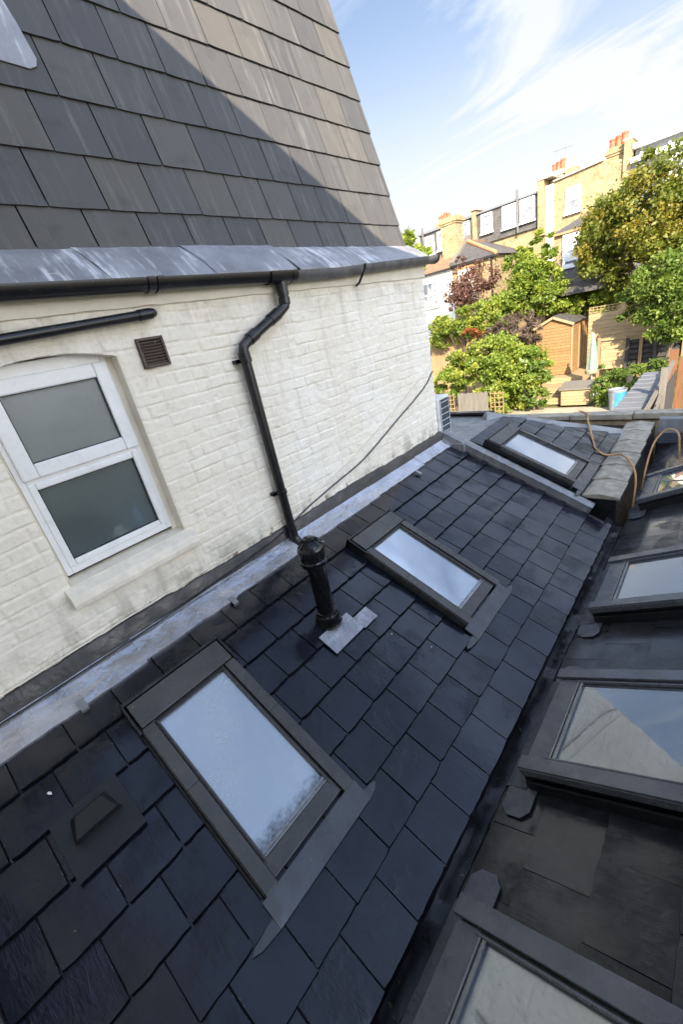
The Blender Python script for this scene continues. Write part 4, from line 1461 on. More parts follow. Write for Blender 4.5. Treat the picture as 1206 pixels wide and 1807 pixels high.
# leftmost house: dormer wing, white outrigger
t = thing('terraced_house', 'leftmost terraced house with white outrigger, grey dormer and ornate brick chimney', 'house', None, HG)
k = MB(); k.box(-20, -10.9, 30.0, 38, 0, 8.2); k.build('wall', M_STOCK, t)
k = MB(); k.box(-14.75, -10.95, 29.9, 35, 8.2, 9.62); k.build('dormer', M_FARSLATE, t)
k = MB(); k.box(-14.85, -10.9, 29.75, 35, 9.622, 9.74); k.build('dormer_roof', M_ZINC, t)
for x0, x1, z0, z1 in ((-14.35, -13.67, 8.36, 9.42), (-13.4, -12.6, 8.42, 9.49), (-11.75, -11.1, 8.40, 9.52)):
    far_window(t, x0, x1, z0, z1, 29.88)
k = MB()
k.hexa([(-13.3, 24.8, 6.80), (-10.1, 24.8, 6.80), (-10.1, 30.0, 6.80), (-13.3, 30.0, 6.80),
        (-10.7, 27.3, 8.2), (-10.1, 27.0, 8.2), (-10.1, 30.0, 8.2), (-10.7, 30.0, 8.2)]); k.build('outrigger_roof', M_FARTILE, t)
k = MB(); k.box(-13.1, -10.1, 25.0, 30, 0, 6.795); k.build('outrigger_wall', M_WHITER, t)
k = MB(); k.box(-13.2, -10.1, 24.82, 24.99, 6.70, 6.80); k.build('eaves_gutter', M_BLACK, t)
far_window(t, -12.05, -11.0, 5.0, 6.35, 24.98, True, 0, 2, .10)
far_window(t, -12.1, -10.7, 2.4, 4.2, 24.98)
chimney(t, -13.95, -13.15, 31.0, 31.8, 8.2, 10.15, 4, 0.5, None, 0.12)
k = MB(); k.tube([(-14.4, 29.7, 7.6), (-14.4, 29.7, 10.0)], 0.06, 8); k.build('waste_pipe', M_OLDGUT, t)

# second house: hipped outrigger, slate hung dormer
t = thing('terraced_house', 'terraced house with slate hung dormer of three windows above a hipped brick outrigger', 'house', None, HG)
k = MB(); k.box(-10.85, -6.55, 30.02, 38, 0, 8.2); k.build('wall', M_STOCK, t)
k = MB(); k.box(-10.55, -6.90, 29.88, 35, 8.0, 9.66); k.build('dormer', mat_brick('hung_slate', (0.075, 0.07, 0.068), (0.105, 0.097, 0.09), (0.05, 0.05, 0.05), 'xz', 0.45), t)
k = MB(); k.box(-10.6, -6.85, 29.75, 35, 9.662, 9.74); k.build('dormer_roof', M_ZINC, t)
far_window(t, -10.31, -9.60, 8.56, 9.56, 29.86)
far_window(t, -8.98, -8.12, 8.44, 9.58, 29.86, False, 1.0)
far_window(t, -7.95, -7.10, 8.46, 9.60, 29.86, False, 0.35)
k = MB(); k.tube([(-8.04, 29.7, 8.0), (-8.04, 29.7, 10.15)], 0.06, 8); k.build('waste_pipe', M_OLDGUT, t)
k = MB(); k.box(-10.85, -10.60, 29.7, 35, 7.8, 9.92); k.build('party_wall', M_STOCK, t)
k = MB(); k.box(-10.92, -10.52, 29.6, 35, 9.923, 10.0); k.build('coping', M_COPE, t)
k = MB()
k.poly([(-10.1, 24.8, 6.85), (-7.45, 24.8, 6.85), (-10.1, 27.0, 8.10)])
k.poly([(-7.45, 24.8, 6.85), (-7.45, 30.0, 6.85), (-10.1, 30.0, 8.10), (-10.1, 27.0, 8.10)])
k.poly([(-10.1, 24.8, 6.845), (-10.1, 30.0, 6.845), (-7.45, 30.0, 6.845), (-7.45, 24.8, 6.845)])
k.build('outrigger_roof', M_FARSLATE, t)
k = MB(); k.tube([(-7.45, 24.8, 6.90), (-10.1, 27.0, 8.15)], 0.10, 8); k.build('hip_tile', M_RIDGE, t)
k = MB(); k.box(-10.1, -7.63, 25.0, 30, 0, 6.84); k.build('outrigger_wall', M_STOCK, t)
k = MB(); k.box(-10.1, -7.40, 24.80, 24.99, 6.74, 6.843); k.build('eaves_gutter', M_BLACK, t)
k = MB(); k.tube([(-7.75, 24.93, 6.8), (-7.75, 24.93, 0.5)], 0.05, 8); k.build('downpipe', M_BLACK, t)
k = MB(); k.box(-9.75, -8.75, 24.93, 24.998, 6.55, 6.70); k.build('brick_lintel', M_RIDGE, t)
far_window(t, -9.70, -8.80, 5.0, 6.52, 24.98, True, 0.5)
far_window(t, -9.75, -8.6, 2.2, 4.0, 24.98, True)
chimney(t, -10.95, -10.02, 25.7, 26.6, 6.2, 9.35, 0)
k = MB(); k.obox((-10.0, 24.85, 6.95), (-10.0, 27.3, 8.35), 0.26, 0.16); k.build('parapet_capping', M_GREYWOOD, t)

# third house: tall yellow brick gable with chimneys
t = thing('terraced_house', 'tall yellow brick terraced house with one white sash window and red chimney pots', 'house', None, HG)
k = MB()
k.poly([(-6.12, 30.03, 0), (-2.80, 30.03, 0), (-2.80, 30.03, 9.80), (-3.75, 30.03, 10.04), (-6.12, 30.03, 9.90)])
k.poly([(-6.12, 38, 0), (-6.12, 30.03, 0), (-6.12, 30.03, 9.90), (-6.12, 38, 9.90)])
k.poly([(-2.80, 30.03, 0), (-2.80, 38, 0), (-2.80, 38, 9.80), (-2.80, 30.03, 9.80)])
k.poly([(-6.12, 30.03, 9.90), (-3.75, 30.03, 10.04), (-3.75, 38, 10.04), (-6.12, 38, 9.90)])
k.poly([(-3.75, 30.03, 10.04), (-2.80, 30.03, 9.80), (-2.80, 38, 9.80), (-3.75, 38, 10.04)])
k.build('wall', M_STOCK, t)
k = MB(); k.obox((-6.16, 30.05, 9.95), (-3.75, 30.05, 10.09), 0.3, 0.08); k.build('coping', M_COPE, t)
far_window(t, -5.52, -4.74, 8.22, 9.40, 30.01, True, 0.45, 0, .13)
k = MB(); k.box(-6.87, -6.55, 29.6, 34, 7.5, 10.15); k.build('party_wall', M_STOCK, t)
k = MB(); k.box(-6.54, -6.13, 29.95, 30.2, 6, 9.85); k.build('white_reveal', M_WHITE, t)
k = MB(); k.box(-6.95, -6.10, 29.55, 34, 10.153, 10.22); k.build('coping', M_COPE, t)
chimney(t, -6.50, -5.85, 30.6, 31.4, 9.7, 10.52, 3, 0.45, M_COPE, 0.12)
chimney(t, -5.55, -5.15, 30.4, 31.0, 9.8, 10.35, 0)
chimney(t, -3.66, -2.86, 30.3, 31.1, 9.4, 10.50, 3, 0.5, None, 0.14)
k = MB(); k.box(-2.86, -2.52, 29.9, 34, 9.0, 10.5); k.build('gable_parapet', M_STOCK, t)
k = MB(); k.obox((-2.72, 29.9, 10.56), (-2.45, 34, 10.50), 0.45, 0.09); k.build('coping', M_COPE, t)
k = MB()
k.poly([(-5.05, 25.8, 7.02), (-3.3, 25.8, 7.02), (-3.3, 30.0, 8.3), (-5.05, 30.0, 7.02)])
k.poly([(-3.3, 25.8, 7.02), (-1.9, 25.8, 7.02), (-1.9, 30, 7.02), (-3.3, 30.0, 8.3)])
k.poly([(-5.05, 25.8, 7.015), (-5.05, 30, 7.015), (-1.9, 30, 7.015), (-1.9, 25.8, 7.015)])
k.build('outrigger_roof', M_FARSLATE, t)
k = MB(); k.box(-4.95, -2.0, 26.0, 30.0, 0, 7.01); k.build('outrigger_wall', M_STOCK, t)
k = MB(); k.box(-5.05, -1.9, 25.8, 25.99, 6.92, 7.012); k.build('eaves_gutter', M_RIDGE, t)
far_window(t, -4.52, -3.75, 5.45, 6.90, 25.98, True, 0.9, 0, .12)
k = MB(); k.hexa([(-4.95, 23.2, 4.2), (-2.0, 23.2, 4.2), (-2.0, 25.97, 4.2), (-4.95, 25.97, 4.2), (-4.95, 23.2, 4.35), (-2.0, 23.2, 4.35), (-2.0, 25.97, 5.35), (-4.95, 25.97, 5.35)])
k.build('lean_to_roof', M_FARSLATE, t)
k = MB(); k.box(-6.1, -4.0, 30.0, 30.025, 5.0, 6.5); k.build('lower_render', M_WHITE, t)
k = MB()
k.tube([(-6.0, 31, 10.5), (-6.0, 31, 11.5)], 0.015, 6)
k.tube([(-6.4, 30.8, 11.45), (-5.5, 31.2, 11.48)], 0.012, 6)
for i in range(6): k.tube([(-6.3 + i * .15, 30.85 + i * .065, 11.25), (-6.3 + i * .15, 30.85 + i * .065, 11.68)], 0.010, 5)
k.build('aerial', M_STEEL, t)

# fourth house: modern grey upper storeys with white bands
t = thing('terraced_house', 'modern grey clad upper storeys with white fascia bands behind the russet tree', 'house', None, HG)
k = MB(); k.box(-2.5, 7, 29.9, 38, 0, 9.45); k.build('wall', M_ZINC, t)
k = MB(); k.box(-2.5, 7, 29.6, 38, 9.452, 9.66); k.build('fascia_band', M_WHITE, t)
k = MB(); k.box(-2.45, 7, 30.4, 38, 9.66, 10.10); k.build('upper_wall', M_ZINC, t)
k = MB(); k.box(-2.55, 7, 29.9, 38, 10.102, 10.25); k.build('roof_band', M_WHITE, t)
far_window(t, -0.95, 0.6, 8.3, 9.25, 29.88, False, 0, 2, .14)
k = MB(); k.box(-0.55, 2.5, 30.30, 30.39, 9.70, 10.02); k.build('upper_window', M_WHITE, t)
k = MB(); k.box(-0.42, 2.5, 30.285, 30.298, 9.78, 9.96); k.build('upper_pane', M_FARGLASS, t)
for x in (-2.1, -1.0): 
    k = MB(); k.lathe([(0.06, 0), (0.06, 0.12), (0.03, 0.15)], 8, (x, 29.8, 9.662)); k.build('roof_outlet', M_WHITE, t)

# ------------------------------------------------------------------ garden: shed, fences, furniture
def boards(mb, x0, x1, y, z0, z1, bw, depth=0.02, vertical=True, gap=0.008, rg=random.Random(1)):
    a, b = (x0, x1) if vertical else (z0, z1)
    n = max(1, round((b - a) / bw))
    for i in range(n):
        p, q = a + (b - a) * i / n + gap / 2, a + (b - a) * (i + 1) / n - gap / 2
        e = rg.uniform(-.01, .01)
        if vertical: mb.box(p, q, y - depth + e * .3, y + e * .3, z0, z1 + e * 2, rg.random())
        else:
            mb.hexa([(x0, y - depth - .012, p), (x1, y - depth - .012, p), (x1, y, p), (x0, y, p),
                     (x0, y - depth + .006, q), (x1, y - depth + .006, q), (x1, y, q), (x0, y, q)], rg.random())


t = thing('garden_shed', 'orange timber garden shed with a shallow dark felt roof, boards weathered unevenly', 'shed')
sx0, sx1, sy0, sy1, sz0, sze, szr = -4.55, -3.06, 22.0, 25.0, 0.86, 3.08, 3.42
k = MB(); boards(k, sx0, sx1, sy0, sz0, sze, 0.13, 0.02, False)
k.poly([(sx0, sy0 - .004, sze), (sx1, sy0 - .004, sze), ((sx0 + sx1) / 2, sy0 - .004, szr)], 0.2)
k.build('gable_wall', M_SHED, t)
k = MB()
n = 17
for i in range(n):
    z0 = sz0 + (sze - sz0) * i / n; z1 = sz0 + (sze - sz0) * (i + 1) / n - .008
    k.hexa([(sx1 - .02, sy0, z0), (sx1 + .03, sy0, z0), (sx1 + .03, sy1, z0), (sx1 - .02, sy1, z0),
            (sx1 - .02, sy0, z1), (sx1 + .012, sy0, z1), (sx1 + .012, sy1, z1), (sx1 - .02, sy1, z1)], rng.random())
k.build('side_wall', M_SHED, t)
k = MB(); k.box(sx0, sx1 - .03, sy1 - .03, sy1, sz0, sze); k.box(sx0, sx0 + .03, sy0 + .01, sy1 - .03, sz0, sze); k.build('rear_wall', M_SHED, t)
k = MB(); k.box(sx1 + .031, sx1 + .055, sy0 + 1.1, sy0 + 1.95, sz0 + .05, sze - .25); d_ = k.build('shed_door', M_SHED, t)
k = MB(); k.box(sx1 + .056, sx1 + .075, sy0 + 1.1, sy0 + 1.2, sz0 + .05, sze - .25); k.box(sx1 + .056, sx1 + .075, sy0 + 1.85, sy0 + 1.95, sz0 + .05, sze - .25); k.build('door_batten', M_PALEWOOD, d_)
k = MB(); k.box(sx1 + .015, sx1 + .07, sy0 - .03, sy0 + .08, sz0, sze); k.build('corner_post', M_PALEWOOD, t)
xm = (sx0 + sx1) / 2
k = MB()
for sg, xe in ((-1, sx0 - .10), (1, sx1 + .14)):
    k.hexa([(xm, sy0 - .12, szr + .02), (xe, sy0 - .12, sze - .03), (xe, sy1 + .1, sze - .03), (xm, sy1 + .1, szr + .02),
            (xm, sy0 - .12, szr + .06), (xe, sy0 - .12, sze + .01), (xe, sy1 + .1, sze + .01), (xm, sy1 + .1, szr + .06)])
k.build('shed_roof', M_FARSLATE, t)
k = MB()
for xe in (sx0 - .10, sx1 + .14): k.obox((xm, sy0 - .14, szr - .01), (xe, sy0 - .14, sze - .06), 0.03, 0.10)
k.build('bargeboard', M_PALEWOOD, t)

t = thing('timber_terrace', 'stepped timber sleeper terrace below the orange shed', 'terrace')
for i, (yy, z0, z1) in enumerate(((19.3, 0.1, 0.36), (20.2, 0.36, 0.60), (21.2, 0.60, 0.85))):
    k = MB(); boards(k, -4.9, -2.35, yy, z0, z1, 0.13, 0.05, False); k.box(-4.9, -2.35, yy, 25.2 if i == 2 else yy + 1.2, z0 - .05, z1 - .01, 0.3)
    k.build('step', M_PALEWOOD, t)

t = thing('garden_fence', 'pale horizontal board fence with a trellis top, right of the orange shed', 'fence')
k = MB(); boards(k, -2.55, 0.8, 22.8, 0.3, 3.24, 0.16, 0.03, False); k.build('board_panel', M_PALEWOOD, t)
k = MB()
for i in range(10): k.box(-2.55 + i * .15, -2.525 + i * .15, 22.77, 22.80, 3.26, 3.52)
for z in (3.27, 3.38, 3.49): k.box(-2.55, -1.17, 22.745, 22.769, z, z + .025)
k.build('trellis', M_PALEWOOD, t)
for x in (-2.5, -1.1, 0.4):
    k = MB(); k.box(x - .05, x + .05, 22.805, 22.9, 0, 3.5); k.build('post', M_FENCE, t)

t = thing('garden_fence', 'dark slatted fence bay between posts, in shade below the trees at the hedge', 'fence')
for x, z1 in ((-1.95, 2.26), (-0.90, 2.10), (-0.42, 2.15), (0.06, 2.10), (1.0, 2.1)):
    k = MB(); k.box(x - .055, x + .055, 22.05, 22.16, 0, z1); k.build('post', M_FENCE if x not in (-0.90, 0.06) else M_DARKWOOD, t)
k = MB(); k.box(-1.9, -0.95, 22.07, 22.13, 2.12, 2.22); k.build('top_rail', M_PALEWOOD, t)
k = MB(); boards(k, -1.88, -0.97, 22.2, 0.9, 2.05, 0.16, 0.03, False); k.build('board_panel', M_PALEWOOD, t)
k = MB()
for z in (1.0, 1.22, 1.44, 1.66, 1.88): k.box(-0.84, 0.95, 22.17, 22.19, z, z + .13, rng.random())
k.build('slat', M_DARKWOOD, t)
k = MB(); k.box(-0.84, 1.0, 22.25, 22.27, 0.2, 2.0); k.build('backing', M_DARKWOOD, t)

# closed parasol
t = thing('parasol', 'closed pale green striped parasol on a white pole beside the shed', 'parasol', Matrix.Translation((-1.76, 20.0, 0.1)))
k = MB(); k.tube([(0, 0, 0), (0, 0, 2.6)], 0.03, 8); k.build('pole', M_WHITE, t, smooth=True)
k = MB(); k2 = MB()
for i in range(12):
    a0, a1 = 2 * math.pi * i / 12, 2 * math.pi * (i + 1) / 12
    pts = []
    for (r, z) in ((0.03, 2.5), (0.13, 2.2), (0.20, 1.5), (0.22, 1.18)):
        pts.append(((r * (1.0 if i % 2 else .8)) * math.cos(a0), (r * (1.0 if i % 2 else .8)) * math.sin(a0), z))
        pts.append(((r * (.8 if i % 2 else 1.0)) * math.cos(a1), (r * (.8 if i % 2 else 1.0)) * math.sin(a1), z))
    mbx = k2 if i % 3 == 0 else k
    for j in range(3): mbx.poly([pts[2 * j + 2], pts[2 * j + 3], pts[2 * j + 1], pts[2 * j]])
k.build('canopy', M_STRIPE, t); k2.build('canopy_stripe', M_STRIPEG, t)
k = MB(); k.lathe([(0.23, 1.05), (0.25, 1.08), (0.25, 1.20), (0.20, 1.22)], 16); k.build('tied_hem', M_STRIPE, t, smooth=True)
k = MB(); k.box(-0.28, 0.28, -0.25, 0.25, 0, 0.5); k.build('base', M_WHITE, t, 0.05)

# storage box with a dark lid
t = thing('storage_box', 'low timber storage box with a dark sloping lid in front of the parasol', 'box', Matrix.Translation((-2.55, 19.0, 0.1)))
k = MB(); boards(k, -0.08, 0.95, 0.0, 0.0, 0.62, 0.12, 0.02, False); k.box(-0.08, 0.95, 0.001, 0.7, 0, 0.62); k.build('box_side', M_PALEWOOD, t)
k = MB(); k.hexa([(-0.16, -.10, 0.63), (1.02, -.10, 0.63), (1.02, .8, 0.78), (-0.16, .8, 0.78), (-0.16, -.10, 0.69), (1.02, -.10, 0.69), (1.02, .8, 0.84), (-0.16, .8, 0.84)]); k.build('lid', M_GREYWOOD, t)

# water butt
t = thing('water_butt', 'grey bucket shaped tub with a bright blue panel beside the grey coped garden wall', 'tub', Matrix.Translation((-0.48, 18.0, 0.1)))
k = MB(); k.lathe([(0.22, 0), (0.29, 0.72), (0.31, 0.73), (0.31, 0.77), (0.27, 0.77), (0.26, 0.70)], 20); k.build('tub', M_GREYP, t, smooth=True)
k = MB()
for i in range(8):
    a0 = RAD(-95 + i * 14); a1 = RAD(-95 + (i + 1) * 14)
    k.poly([(0.233 * math.cos(a0), 0.233 * math.sin(a0), 0.05), (0.233 * math.cos(a1), 0.233 * math.sin(a1), 0.05),
            (0.292 * math.cos(a1), 0.292 * math.sin(a1), 0.69), (0.292 * math.cos(a0), 0.292 * math.sin(a0), 0.69)])
k.build('blue_panel', M_BLUE, t)

# garden wall with coping on the party line, boards on its far side
t = thing('garden_wall', 'grey garden wall with stepped coping running away behind the rear parapet', 'wall')
k = MB(); k.hexa([(0.97, 8.6, 0), (1.33, 8.6, 0), (1.36, 12.3, 0), (1.0, 12.3, 0), (0.97, 8.6, 2.38), (1.33, 8.6, 2.38), (1.36, 12.3, 2.38), (1.0, 12.3, 2.38)]); k.build('wall_core', M_HOUSE, t)
for j in range(9):
    y0, y1 = 8.55 + j * .42, 8.55 + (j + 1) * .42
    k = MB(); k.hexa([(0.93, y0, 2.385), (1.37, y0, 2.385), (1.39, y1, 2.385), (0.95, y1, 2.385), (0.93, y0, 2.44), (1.37, y0, 2.44), (1.39, y1 + .01, 2.428), (0.95, y1 + .01, 2.428)])
    k.build('coping_tile', M_ZINC, t, 0.006)
t = thing('garden_fence', 'grey weathered fence boards and leaning rails along the grey coped garden wall', 'fence')
k = MB()
for i in range(22): k.box(1.52, 1.545, 8.7 + i * .17, 8.85 + i * .17, 0.3, 2.40 + rng.uniform(-.03, .03), rng.random())
k.build('board_panel', M_DARKWOOD, t)
k = MB(); k.box(1.50, 1.60, 9.75, 9.87, 0, 2.95); k.build('post', M_GREYWOOD, t)
k = MB(); k.obox((1.46, 8.7, 2.47), (1.47, 12.3, 2.62), 0.06, 0.07); k.build('top_rail', M_GREYWOOD, t)
k = MB(); k.obox((1.55, 8.9, 2.35), (1.50, 11.6, 2.66), 0.05, 0.09); k.build('leaning_rail', M_GREYWOOD, t)
t = thing('garden_fence', 'reddish brown timber fence panels with a tall corner post at the right edge', 'fence')
k = MB(); k.box(1.33, 1.50, 13.0, 13.12, 0, 2.78); k.build('post', M_REDWOOD, t)
k = MB(); boards(k, 1.50, 2.6, 13.3, 0.2, 2.55, 0.14, 0.02, True); k.build('board_panel', M_REDWOOD, t)
k = MB(); boards(k, 1.45, 2.8, 16.0, 1.4, 3.0, 0.16, 0.02, True); k.build('board_panel', M_REDWOOD, t)

# fences on the left
t = thing('garden_fence', 'sunlit upright board fence at the far left beside the white wall corner', 'fence')
k = MB(); boards(k, -13.0, -7.3, 22.5, 0.2, 3.45, 0.17, 0.03, True); k.build('board_panel', M_FENCE, t)
t = thing('garden_fence', 'low grey bamboo style fence with trellis strips below the big green bush', 'fence')
k = MB(); boards(k, -5.55, -4.3, 15.6, 0.0, 1.55, 0.05, 0.03, True, 0.012); k.build('board_panel', M_GREYWOOD, t)
k = MB()
for x0 in (-6.2, -4.2):
    k = MB()
    for i in range(4): k.box(x0 + i * .16, x0 + i * .16 + .025, 15.55, 15.57, 0.1, 1.55)
    for i in range(9): k.box(x0, x0 + .52, 15.525, 15.5505, 0.12 + i * .17, 0.145 + i * .17)
    k.build('trellis', M_FENCE, t)

# ------------------------------------------------------------------ trees and shrubs
LEAF_GREEN = mat_leaf('green_leaf', [(0.0, (0.085, 0.135, 0.018)), (0.5, (0.18, 0.245, 0.032)), (1.0, (0.33, 0.36, 0.05))])
LEAF_DARK = mat_leaf('dark_green_leaf', [(0.0, (0.055, 0.10, 0.018)), (0.5, (0.115, 0.175, 0.030)), (1.0, (0.22, 0.27, 0.05))])
LEAF_RUSSET = mat_leaf('russet_leaf', [(0.0, (0.08, 0.11, 0.018)), (0.45, (0.15, 0.175, 0.026)), (0.78, (0.215, 0.195, 0.03)), (1.0, (0.26, 0.165, 0.035))])
LEAF_YEL = mat_leaf('yellow_green_leaf', [(0.0, (0.09, 0.14, 0.02)), (0.5, (0.18, 0.25, 0.035)), (1.0, (0.36, 0.36, 0.06))])
LEAF_PURPLE = mat_leaf('purple_leaf', [(0.0, (0.07, 0.034, 0.032)), (0.5, (0.15, 0.075, 0.062)), (1.0, (0.26, 0.15, 0.11))])
LEAF_RED = mat_leaf('orange_leaf', [(0.0, (0.16, 0.05, 0.015)), (1.0, (0.30, 0.10, 0.025))])
LEAF_BROWN = mat_leaf('dry_twig', [(0.0, (0.08, 0.055, 0.04)), (1.0, (0.20, 0.15, 0.12))])


def crown(name, parent, mat, blobs, n, size, seed, clumps=60, spread=0.32, elong=1.6, droop=0.2):
    """leaf faces gathered in clumps spread through ellipsoids; blobs = (cx, cy, cz, rx, ry, rz)"""
    r = np.random.RandomState(seed)
    size *= 0.80; n = int(n * 1.45)
    vol = np.array([b[3] * b[4] * b[5] for b in blobs]) ** 0.75
    vol /= vol.sum()
    vs, fs, va = [], [], []
    cs = []
    for bi, b in enumerate(blobs):
        for _ in range(max(3, int(clumps * vol[bi]))):
            d = r.normal(size=3); d /= np.linalg.norm(d)
            rad = r.uniform(0.45, 1.0) ** 0.5
            rad *= 0.85 + 0.3 * r.rand()
            tw = r.rand() < 0.22
            if tw: rad = r.uniform(1.05, 1.32)
            c = np.array(b[:3]) + d * rad * np.array(b[3:])
            cs.append((c, min(b[3:]) * spread * r.uniform(0.6, 1.25) * (0.55 if tw else 1.0), r.rand()))
    per = max(4, n // len(cs))
    quads = []
    for (c, s, tone) in cs:
        m_ = per
        p = c + r.normal(size=(m_, 3)) * s * np.array([1, 1, 0.7]) * 0.62
        nrm = r.normal(size=(m_, 3)) + np.array([0, -0.25, 0.9]); nrm /= np.linalg.norm(nrm, axis=1)[:, None]
        tg = np.cross(nrm, r.normal(size=(m_, 3))); tg /= np.linalg.norm(tg, axis=1)[:, None]
        bt = np.cross(nrm, tg)
        sz = size * r.uniform(0.45, 1.55, (m_, 1))
        a_, b_ = tg * sz * elong * 0.5, bt * sz * 0.5
        q = np.stack([p - a_, p - b_ * 0.9 - a_ * 0.1, p + a_ - nrm * sz * droop, p + b_ * 0.9 - a_ * 0.1], 1)
        quads.append(q)
        va.append(np.clip(tone * 0.55 + r.rand(m_) * 0.45 + r.normal(size=m_) * 0.05, 0, 1))
    co = np.concatenate(quads).reshape(-1, 3).astype(np.float32)
    nf = len(co) // 4
    me = bpy.data.meshes.new(name)
    me.vertices.add(len(co)); me.vertices.foreach_set('co', co.ravel())
    me.loops.add(nf * 4); me.loops.foreach_set('vertex_index', np.arange(nf * 4, dtype=np.int32))
    me.polygons.add(nf); me.polygons.foreach_set('loop_start', np.arange(0, nf * 4, 4, dtype=np.int32))
    me.update(calc_edges=True)
    at = me.attributes.new('var', 'FLOAT', 'FACE'); at.data.foreach_set('value', np.concatenate(va).astype(np.float32))
    me.materials.append(mat)
    o = bpy.data.objects.new(name, me); COL.objects.link(o); o.parent = parent
    return o, [c for c, _, _ in cs]


def plant(name, label, cat, base, mat, blobs, n, size, seed, tr=0.08, clumps=60, group=None, limbs=14, cname='crown', **kw):
    t = thing(name, label, cat, None, group)
    _, cs = crown(cname, t, mat, blobs, n, size, seed, clumps, **kw)
    k = MB()
    r = random.Random(seed)
    top = Vector(np.mean([b[:3] for b in blobs], axis=0))
    b_ = Vector(base)
    mid = b_.lerp(top, 0.55) + Vector((r.uniform(-.1, .1), r.uniform(-.1, .1), 0))
    k.tube([b_, mid, top], [tr, tr * .7, tr * .35], 8)
    for c in r.sample(cs, min(limbs, len(cs))):
        c = Vector(c); s0 = b_.lerp(top, r.uniform(0.35, 0.9))
        k.tube([s0, s0.lerp(c, .5) + Vector((0, 0, .1)), c], [tr * .35, tr * .22, tr * .08], 5)
    k.build('trunk', M_BARK, t)
    return t


plant('deciduous_tree', 'large russet tinged tree standing before the modern grey house', 'tree', (-0.9, 23.5, 0), LEAF_RUSSET,
      [(-0.75, 23.5, 6.6, 2.0, 1.8, 1.5), (-2.2, 23.3, 6.2, 1.3, 1.2, 1.1), (0.4, 23.4, 7.2, 1.6, 1.6, 1.2), (-0.8, 23.2, 5.0, 1.8, 1.5, 1.1), (-2.3, 23.4, 4.9, 1.0, 1.0, 0.8), (0.9, 23.6, 5.6, 1.6, 1.6, 1.5), (2.3, 24, 6.6, 1.6, 1.6, 1.9)],
      38000, 0.11, 21, 0.2, 260, limbs=24)
plant('deciduous_tree', 'bushy mid green tree at the right edge, hanging over the dark fence bay', 'tree', (0.5, 21.2, 0), LEAF_DARK,
      [(0.3, 21.2, 4.0, 1.1, 0.9, 0.9), (-0.5, 21.3, 3.6, 0.65, 0.7, 0.65), (1.0, 21.0, 3.2, 1.0, 0.9, 1.1), (0.6, 20.9, 2.7, 0.7, 0.7, 0.6), (1.7, 21.2, 4.3, 1.1, 1, 1.0)],
      22000, 0.095, 22, 0.1, 160)
plant('deciduous_tree', 'slender bright green tree with airy upright top before the slate hung dormer', 'tree', (-5.2, 23, 0), LEAF_GREEN,
      [(-4.55, 23, 6.3, 0.45, 0.5, 0.85), (-5.1, 23, 5.6, 0.9, 0.8, 0.8), (-5.75, 23, 6.2, 0.55, 0.5, 0.55), (-4.6, 23, 5.0, 0.9, 0.8, 0.7), (-5.5, 22.9, 4.6, 1.1, 0.9, 0.8), (-4.4, 22.9, 4.2, 1.0, 0.8, 0.6)],
      17000, 0.10, 23, 0.09, 150, spread=0.36)
plant('deciduous_tree', 'purple leaved plum tree before the white outrigger of the leftmost house', 'tree', (-8.3, 23, 0), LEAF_PURPLE,
      [(-8.3, 23, 5.5, 1.0, 0.9, 0.8), (-7.5, 23, 5.85, 0.8, 0.7, 0.6), (-8.9, 23, 5.0, 0.7, 0.7, 0.6), (-8.5, 23, 6.4, 0.35, 0.4, 0.5)],
      4200, 0.095, 24, 0.05, 110, limbs=40, spread=0.4)
plant('shrub', 'wide green shrub bank above the shed and trellis, below the russet tree', 'shrub', (-2.6, 24.2, 0), LEAF_GREEN,
      [(-2.4, 24.2, 3.7, 1.3, 0.8, 0.6), (-1.0, 24.4, 3.9, 1.2, 0.8, 0.6), (-3.7, 24.4, 3.9, 1.0, 0.8, 0.7), (-3.2, 25.8, 3.9, 1.2, 0.8, 0.7)],
      13000, 0.10, 25, 0.06, 130)
plant('shrub', 'pale green mixed shrub behind the far left fence, under the purple plum', 'shrub', (-8.4, 22.2, 0), LEAF_YEL,
      [(-8.8, 22.0, 3.9, 1.1, 0.8, 0.6), (-7.5, 22.0, 4.2, 0.9, 0.8, 0.55), (-9.8, 22.1, 3.6, 0.8, 0.6, 0.7), (-6.6, 22.0, 3.9, 0.9, 0.8, 0.7), (-8.2, 21.9, 3.3, 0.8, 0.5, 0.35)],
      12000, 0.09, 26, 0.06, 130)
plant('shrub', 'small patch of fiery orange leaves between the pale shrub and bare brown climber', 'shrub', (-7.4, 21, 0), LEAF_RED,
      [(-7.45, 21.0, 3.4, 0.45, 0.3, 0.28), (-6.75, 21.0, 3.32, 0.25, 0.25, 0.18)], 700, 0.10, 27, 0.03, 16, limbs=6)
plant('shrub', 'bare brown tangle of dry stems left of the shed gable', 'shrub', (-5.0, 20.6, 0), LEAF_BROWN,
      [(-4.9, 20.5, 3.45, 0.95, 0.6, 0.38), (-5.9, 20.6, 3.2, 0.6, 0.5, 0.3), (-4.2, 20.4, 3.0, 0.4, 0.4, 0.3)], 3600, 0.05, 28, 0.05, 70, limbs=40, elong=5.0)
plant('shrub', 'big sunlit green bush in the middle of the garden beside the timber terrace', 'shrub', (-5.2, 18.6, 0), LEAF_YEL,
      [(-5.2, 18.6, 2.4, 1.3, 1.0, 0.75), (-6.5, 18.6, 2.0, 1.1, 0.9, 0.65), (-4.3, 18.4, 1.8, 1.0, 0.9, 0.9), (-4.6, 18.2, 0.8, 0.9, 0.8, 0.8), (-7.4, 18.6, 1.5, 0.7, 0.7, 0.5), (-5.0, 18.3, 1.2, 0.8, 0.7, 0.8)],
      26000, 0.10, 29, 0.07, 230)
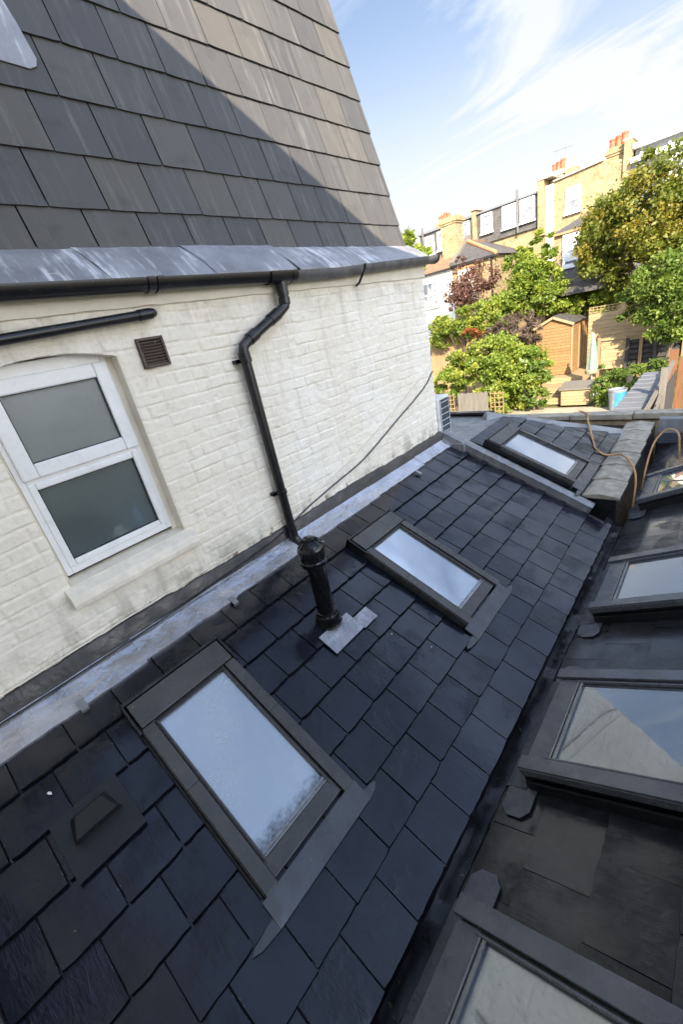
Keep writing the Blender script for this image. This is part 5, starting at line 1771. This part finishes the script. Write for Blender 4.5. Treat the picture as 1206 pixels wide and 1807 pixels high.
plant('shrub', 'dark sparse bush with twiggy stems on the right flank of the sunlit bush', 'shrub', (-3.5, 18.3, 0), LEAF_DARK,
      [(-3.55, 18.3, 1.7, 0.55, 0.5, 0.6), (-3.25, 18.3, 1.2, 0.5, 0.5, 0.5), (-3.5, 18.2, 0.6, 0.5, 0.4, 0.4)], 1700, 0.14, 30, 0.05, 36, limbs=20)
plant('hedge', 'low clipped ivy hedge in front of the dark fence bay, behind the blue tub', 'hedge', (-0.3, 18.9, 0), LEAF_DARK,
      [(-1.0, 18.9, 1.0, 0.5, 0.4, 0.55), (-0.4, 18.9, 1.0, 0.6, 0.45, 0.6), (0.3, 18.9, 1.1, 0.6, 0.45, 0.6), (0.9, 18.9, 1.1, 0.5, 0.45, 0.6), (-0.9, 18.7, 0.5, 0.5, 0.4, 0.5), (0, 18.7, 0.5, 0.6, 0.4, 0.5), (0.8, 18.7, 0.5, 0.6, 0.4, 0.5)],
      12000, 0.075, 31, 0.04, 140, cname='foliage')
plant('deciduous_tree', 'yellow green treetop peeping past the far end of the mansard roof', 'tree', (-11.2, 22.5, 0), LEAF_YEL,
      [(-11.15, 22.5, 8.2, 0.45, 0.5, 0.5), (-10.8, 22.5, 7.5, 0.5, 0.5, 0.5)], 700, 0.22, 32, 0.09, 16, limbs=8, elong=3.0)

# ------------------------------------------------------------------ specks of grit and leaf in the valley and on the slates
k = MB()
gr = random.Random(40)
for i in range(170):
    if i < 95:
        y = gr.uniform(-0.5, 4.2); c = Vector((gr.uniform(XE + .02, 1.85), y, ZE - 0.058 + gr.uniform(-.004, .012)))
    else:
        c = FR @ Vector((gr.uniform(0.25, 1.9), gr.uniform(-0.5, 4.1), 0.022))
    r_ = gr.uniform(.002, .006) if i >= 95 else gr.uniform(.003, .011)
    a_ = gr.uniform(0, 6.28)
    u_ = Vector((math.cos(a_) * r_, math.sin(a_) * r_, gr.uniform(-.3, .1) * r_)); w_2 = Vector((-math.sin(a_) * r_ * .5, math.cos(a_) * r_ * .5, r_ * .4))
    k.hexa([c - u_ - w_2, c + u_ * .6 - w_2, c + u_ - w_2 * .2, c - u_ * .5 + w_2 * .3,
            c - u_ * .8 - w_2 * .6 + Vector((0, 0, r_ * .35)), c + u_ * .5 - w_2 * .6 + Vector((0, 0, r_ * .4)), c + u_ * .8 + Vector((0, 0, r_ * .35)), c - u_ * .4 + w_2 * .4 + Vector((0, 0, r_ * .3))])
tag(k.build('leaf_litter', simple('dry_leaf', (0.16, 0.125, 0.075), 0.8, 0, 9, 0.6)), 'grit and leaf crumbs scattered in the black valley and on the slates', 'litter', kind='stuff')

# ------------------------------------------------------------------ small litter on the slates
for (u, v, rz, lab) in ((0.469, -0.19, 0.4, 'pale curled leaf scrap on the wet slates near the hooded slate vent'),
                        (1.332, 1.71, 1.2, 'tiny white scrap on the wet slates below the middle skylight'),
                        (1.089, 1.597, 2.0, 'tiny pale chip on the wet slates right of the vent pipe patch')):
    k = MB()
    s_ = 0.012 if u < 1 else 0.006
    k.poly([(-s_, -s_ * .4, 0.002), (0, -s_ * .5, 0.005), (s_, 0, 0.002), (0.2 * s_, s_ * .5, 0.006), (-s_ * .8, s_ * .3, 0.003)])
    o = k.build('leaf_scrap', M_WHITE)
    o.matrix_world = FR @ Matrix.Translation((u, v, 0.024)) @ Matrix.Rotation(rz, 4, 'Z')
    tag(o, lab, 'litter')
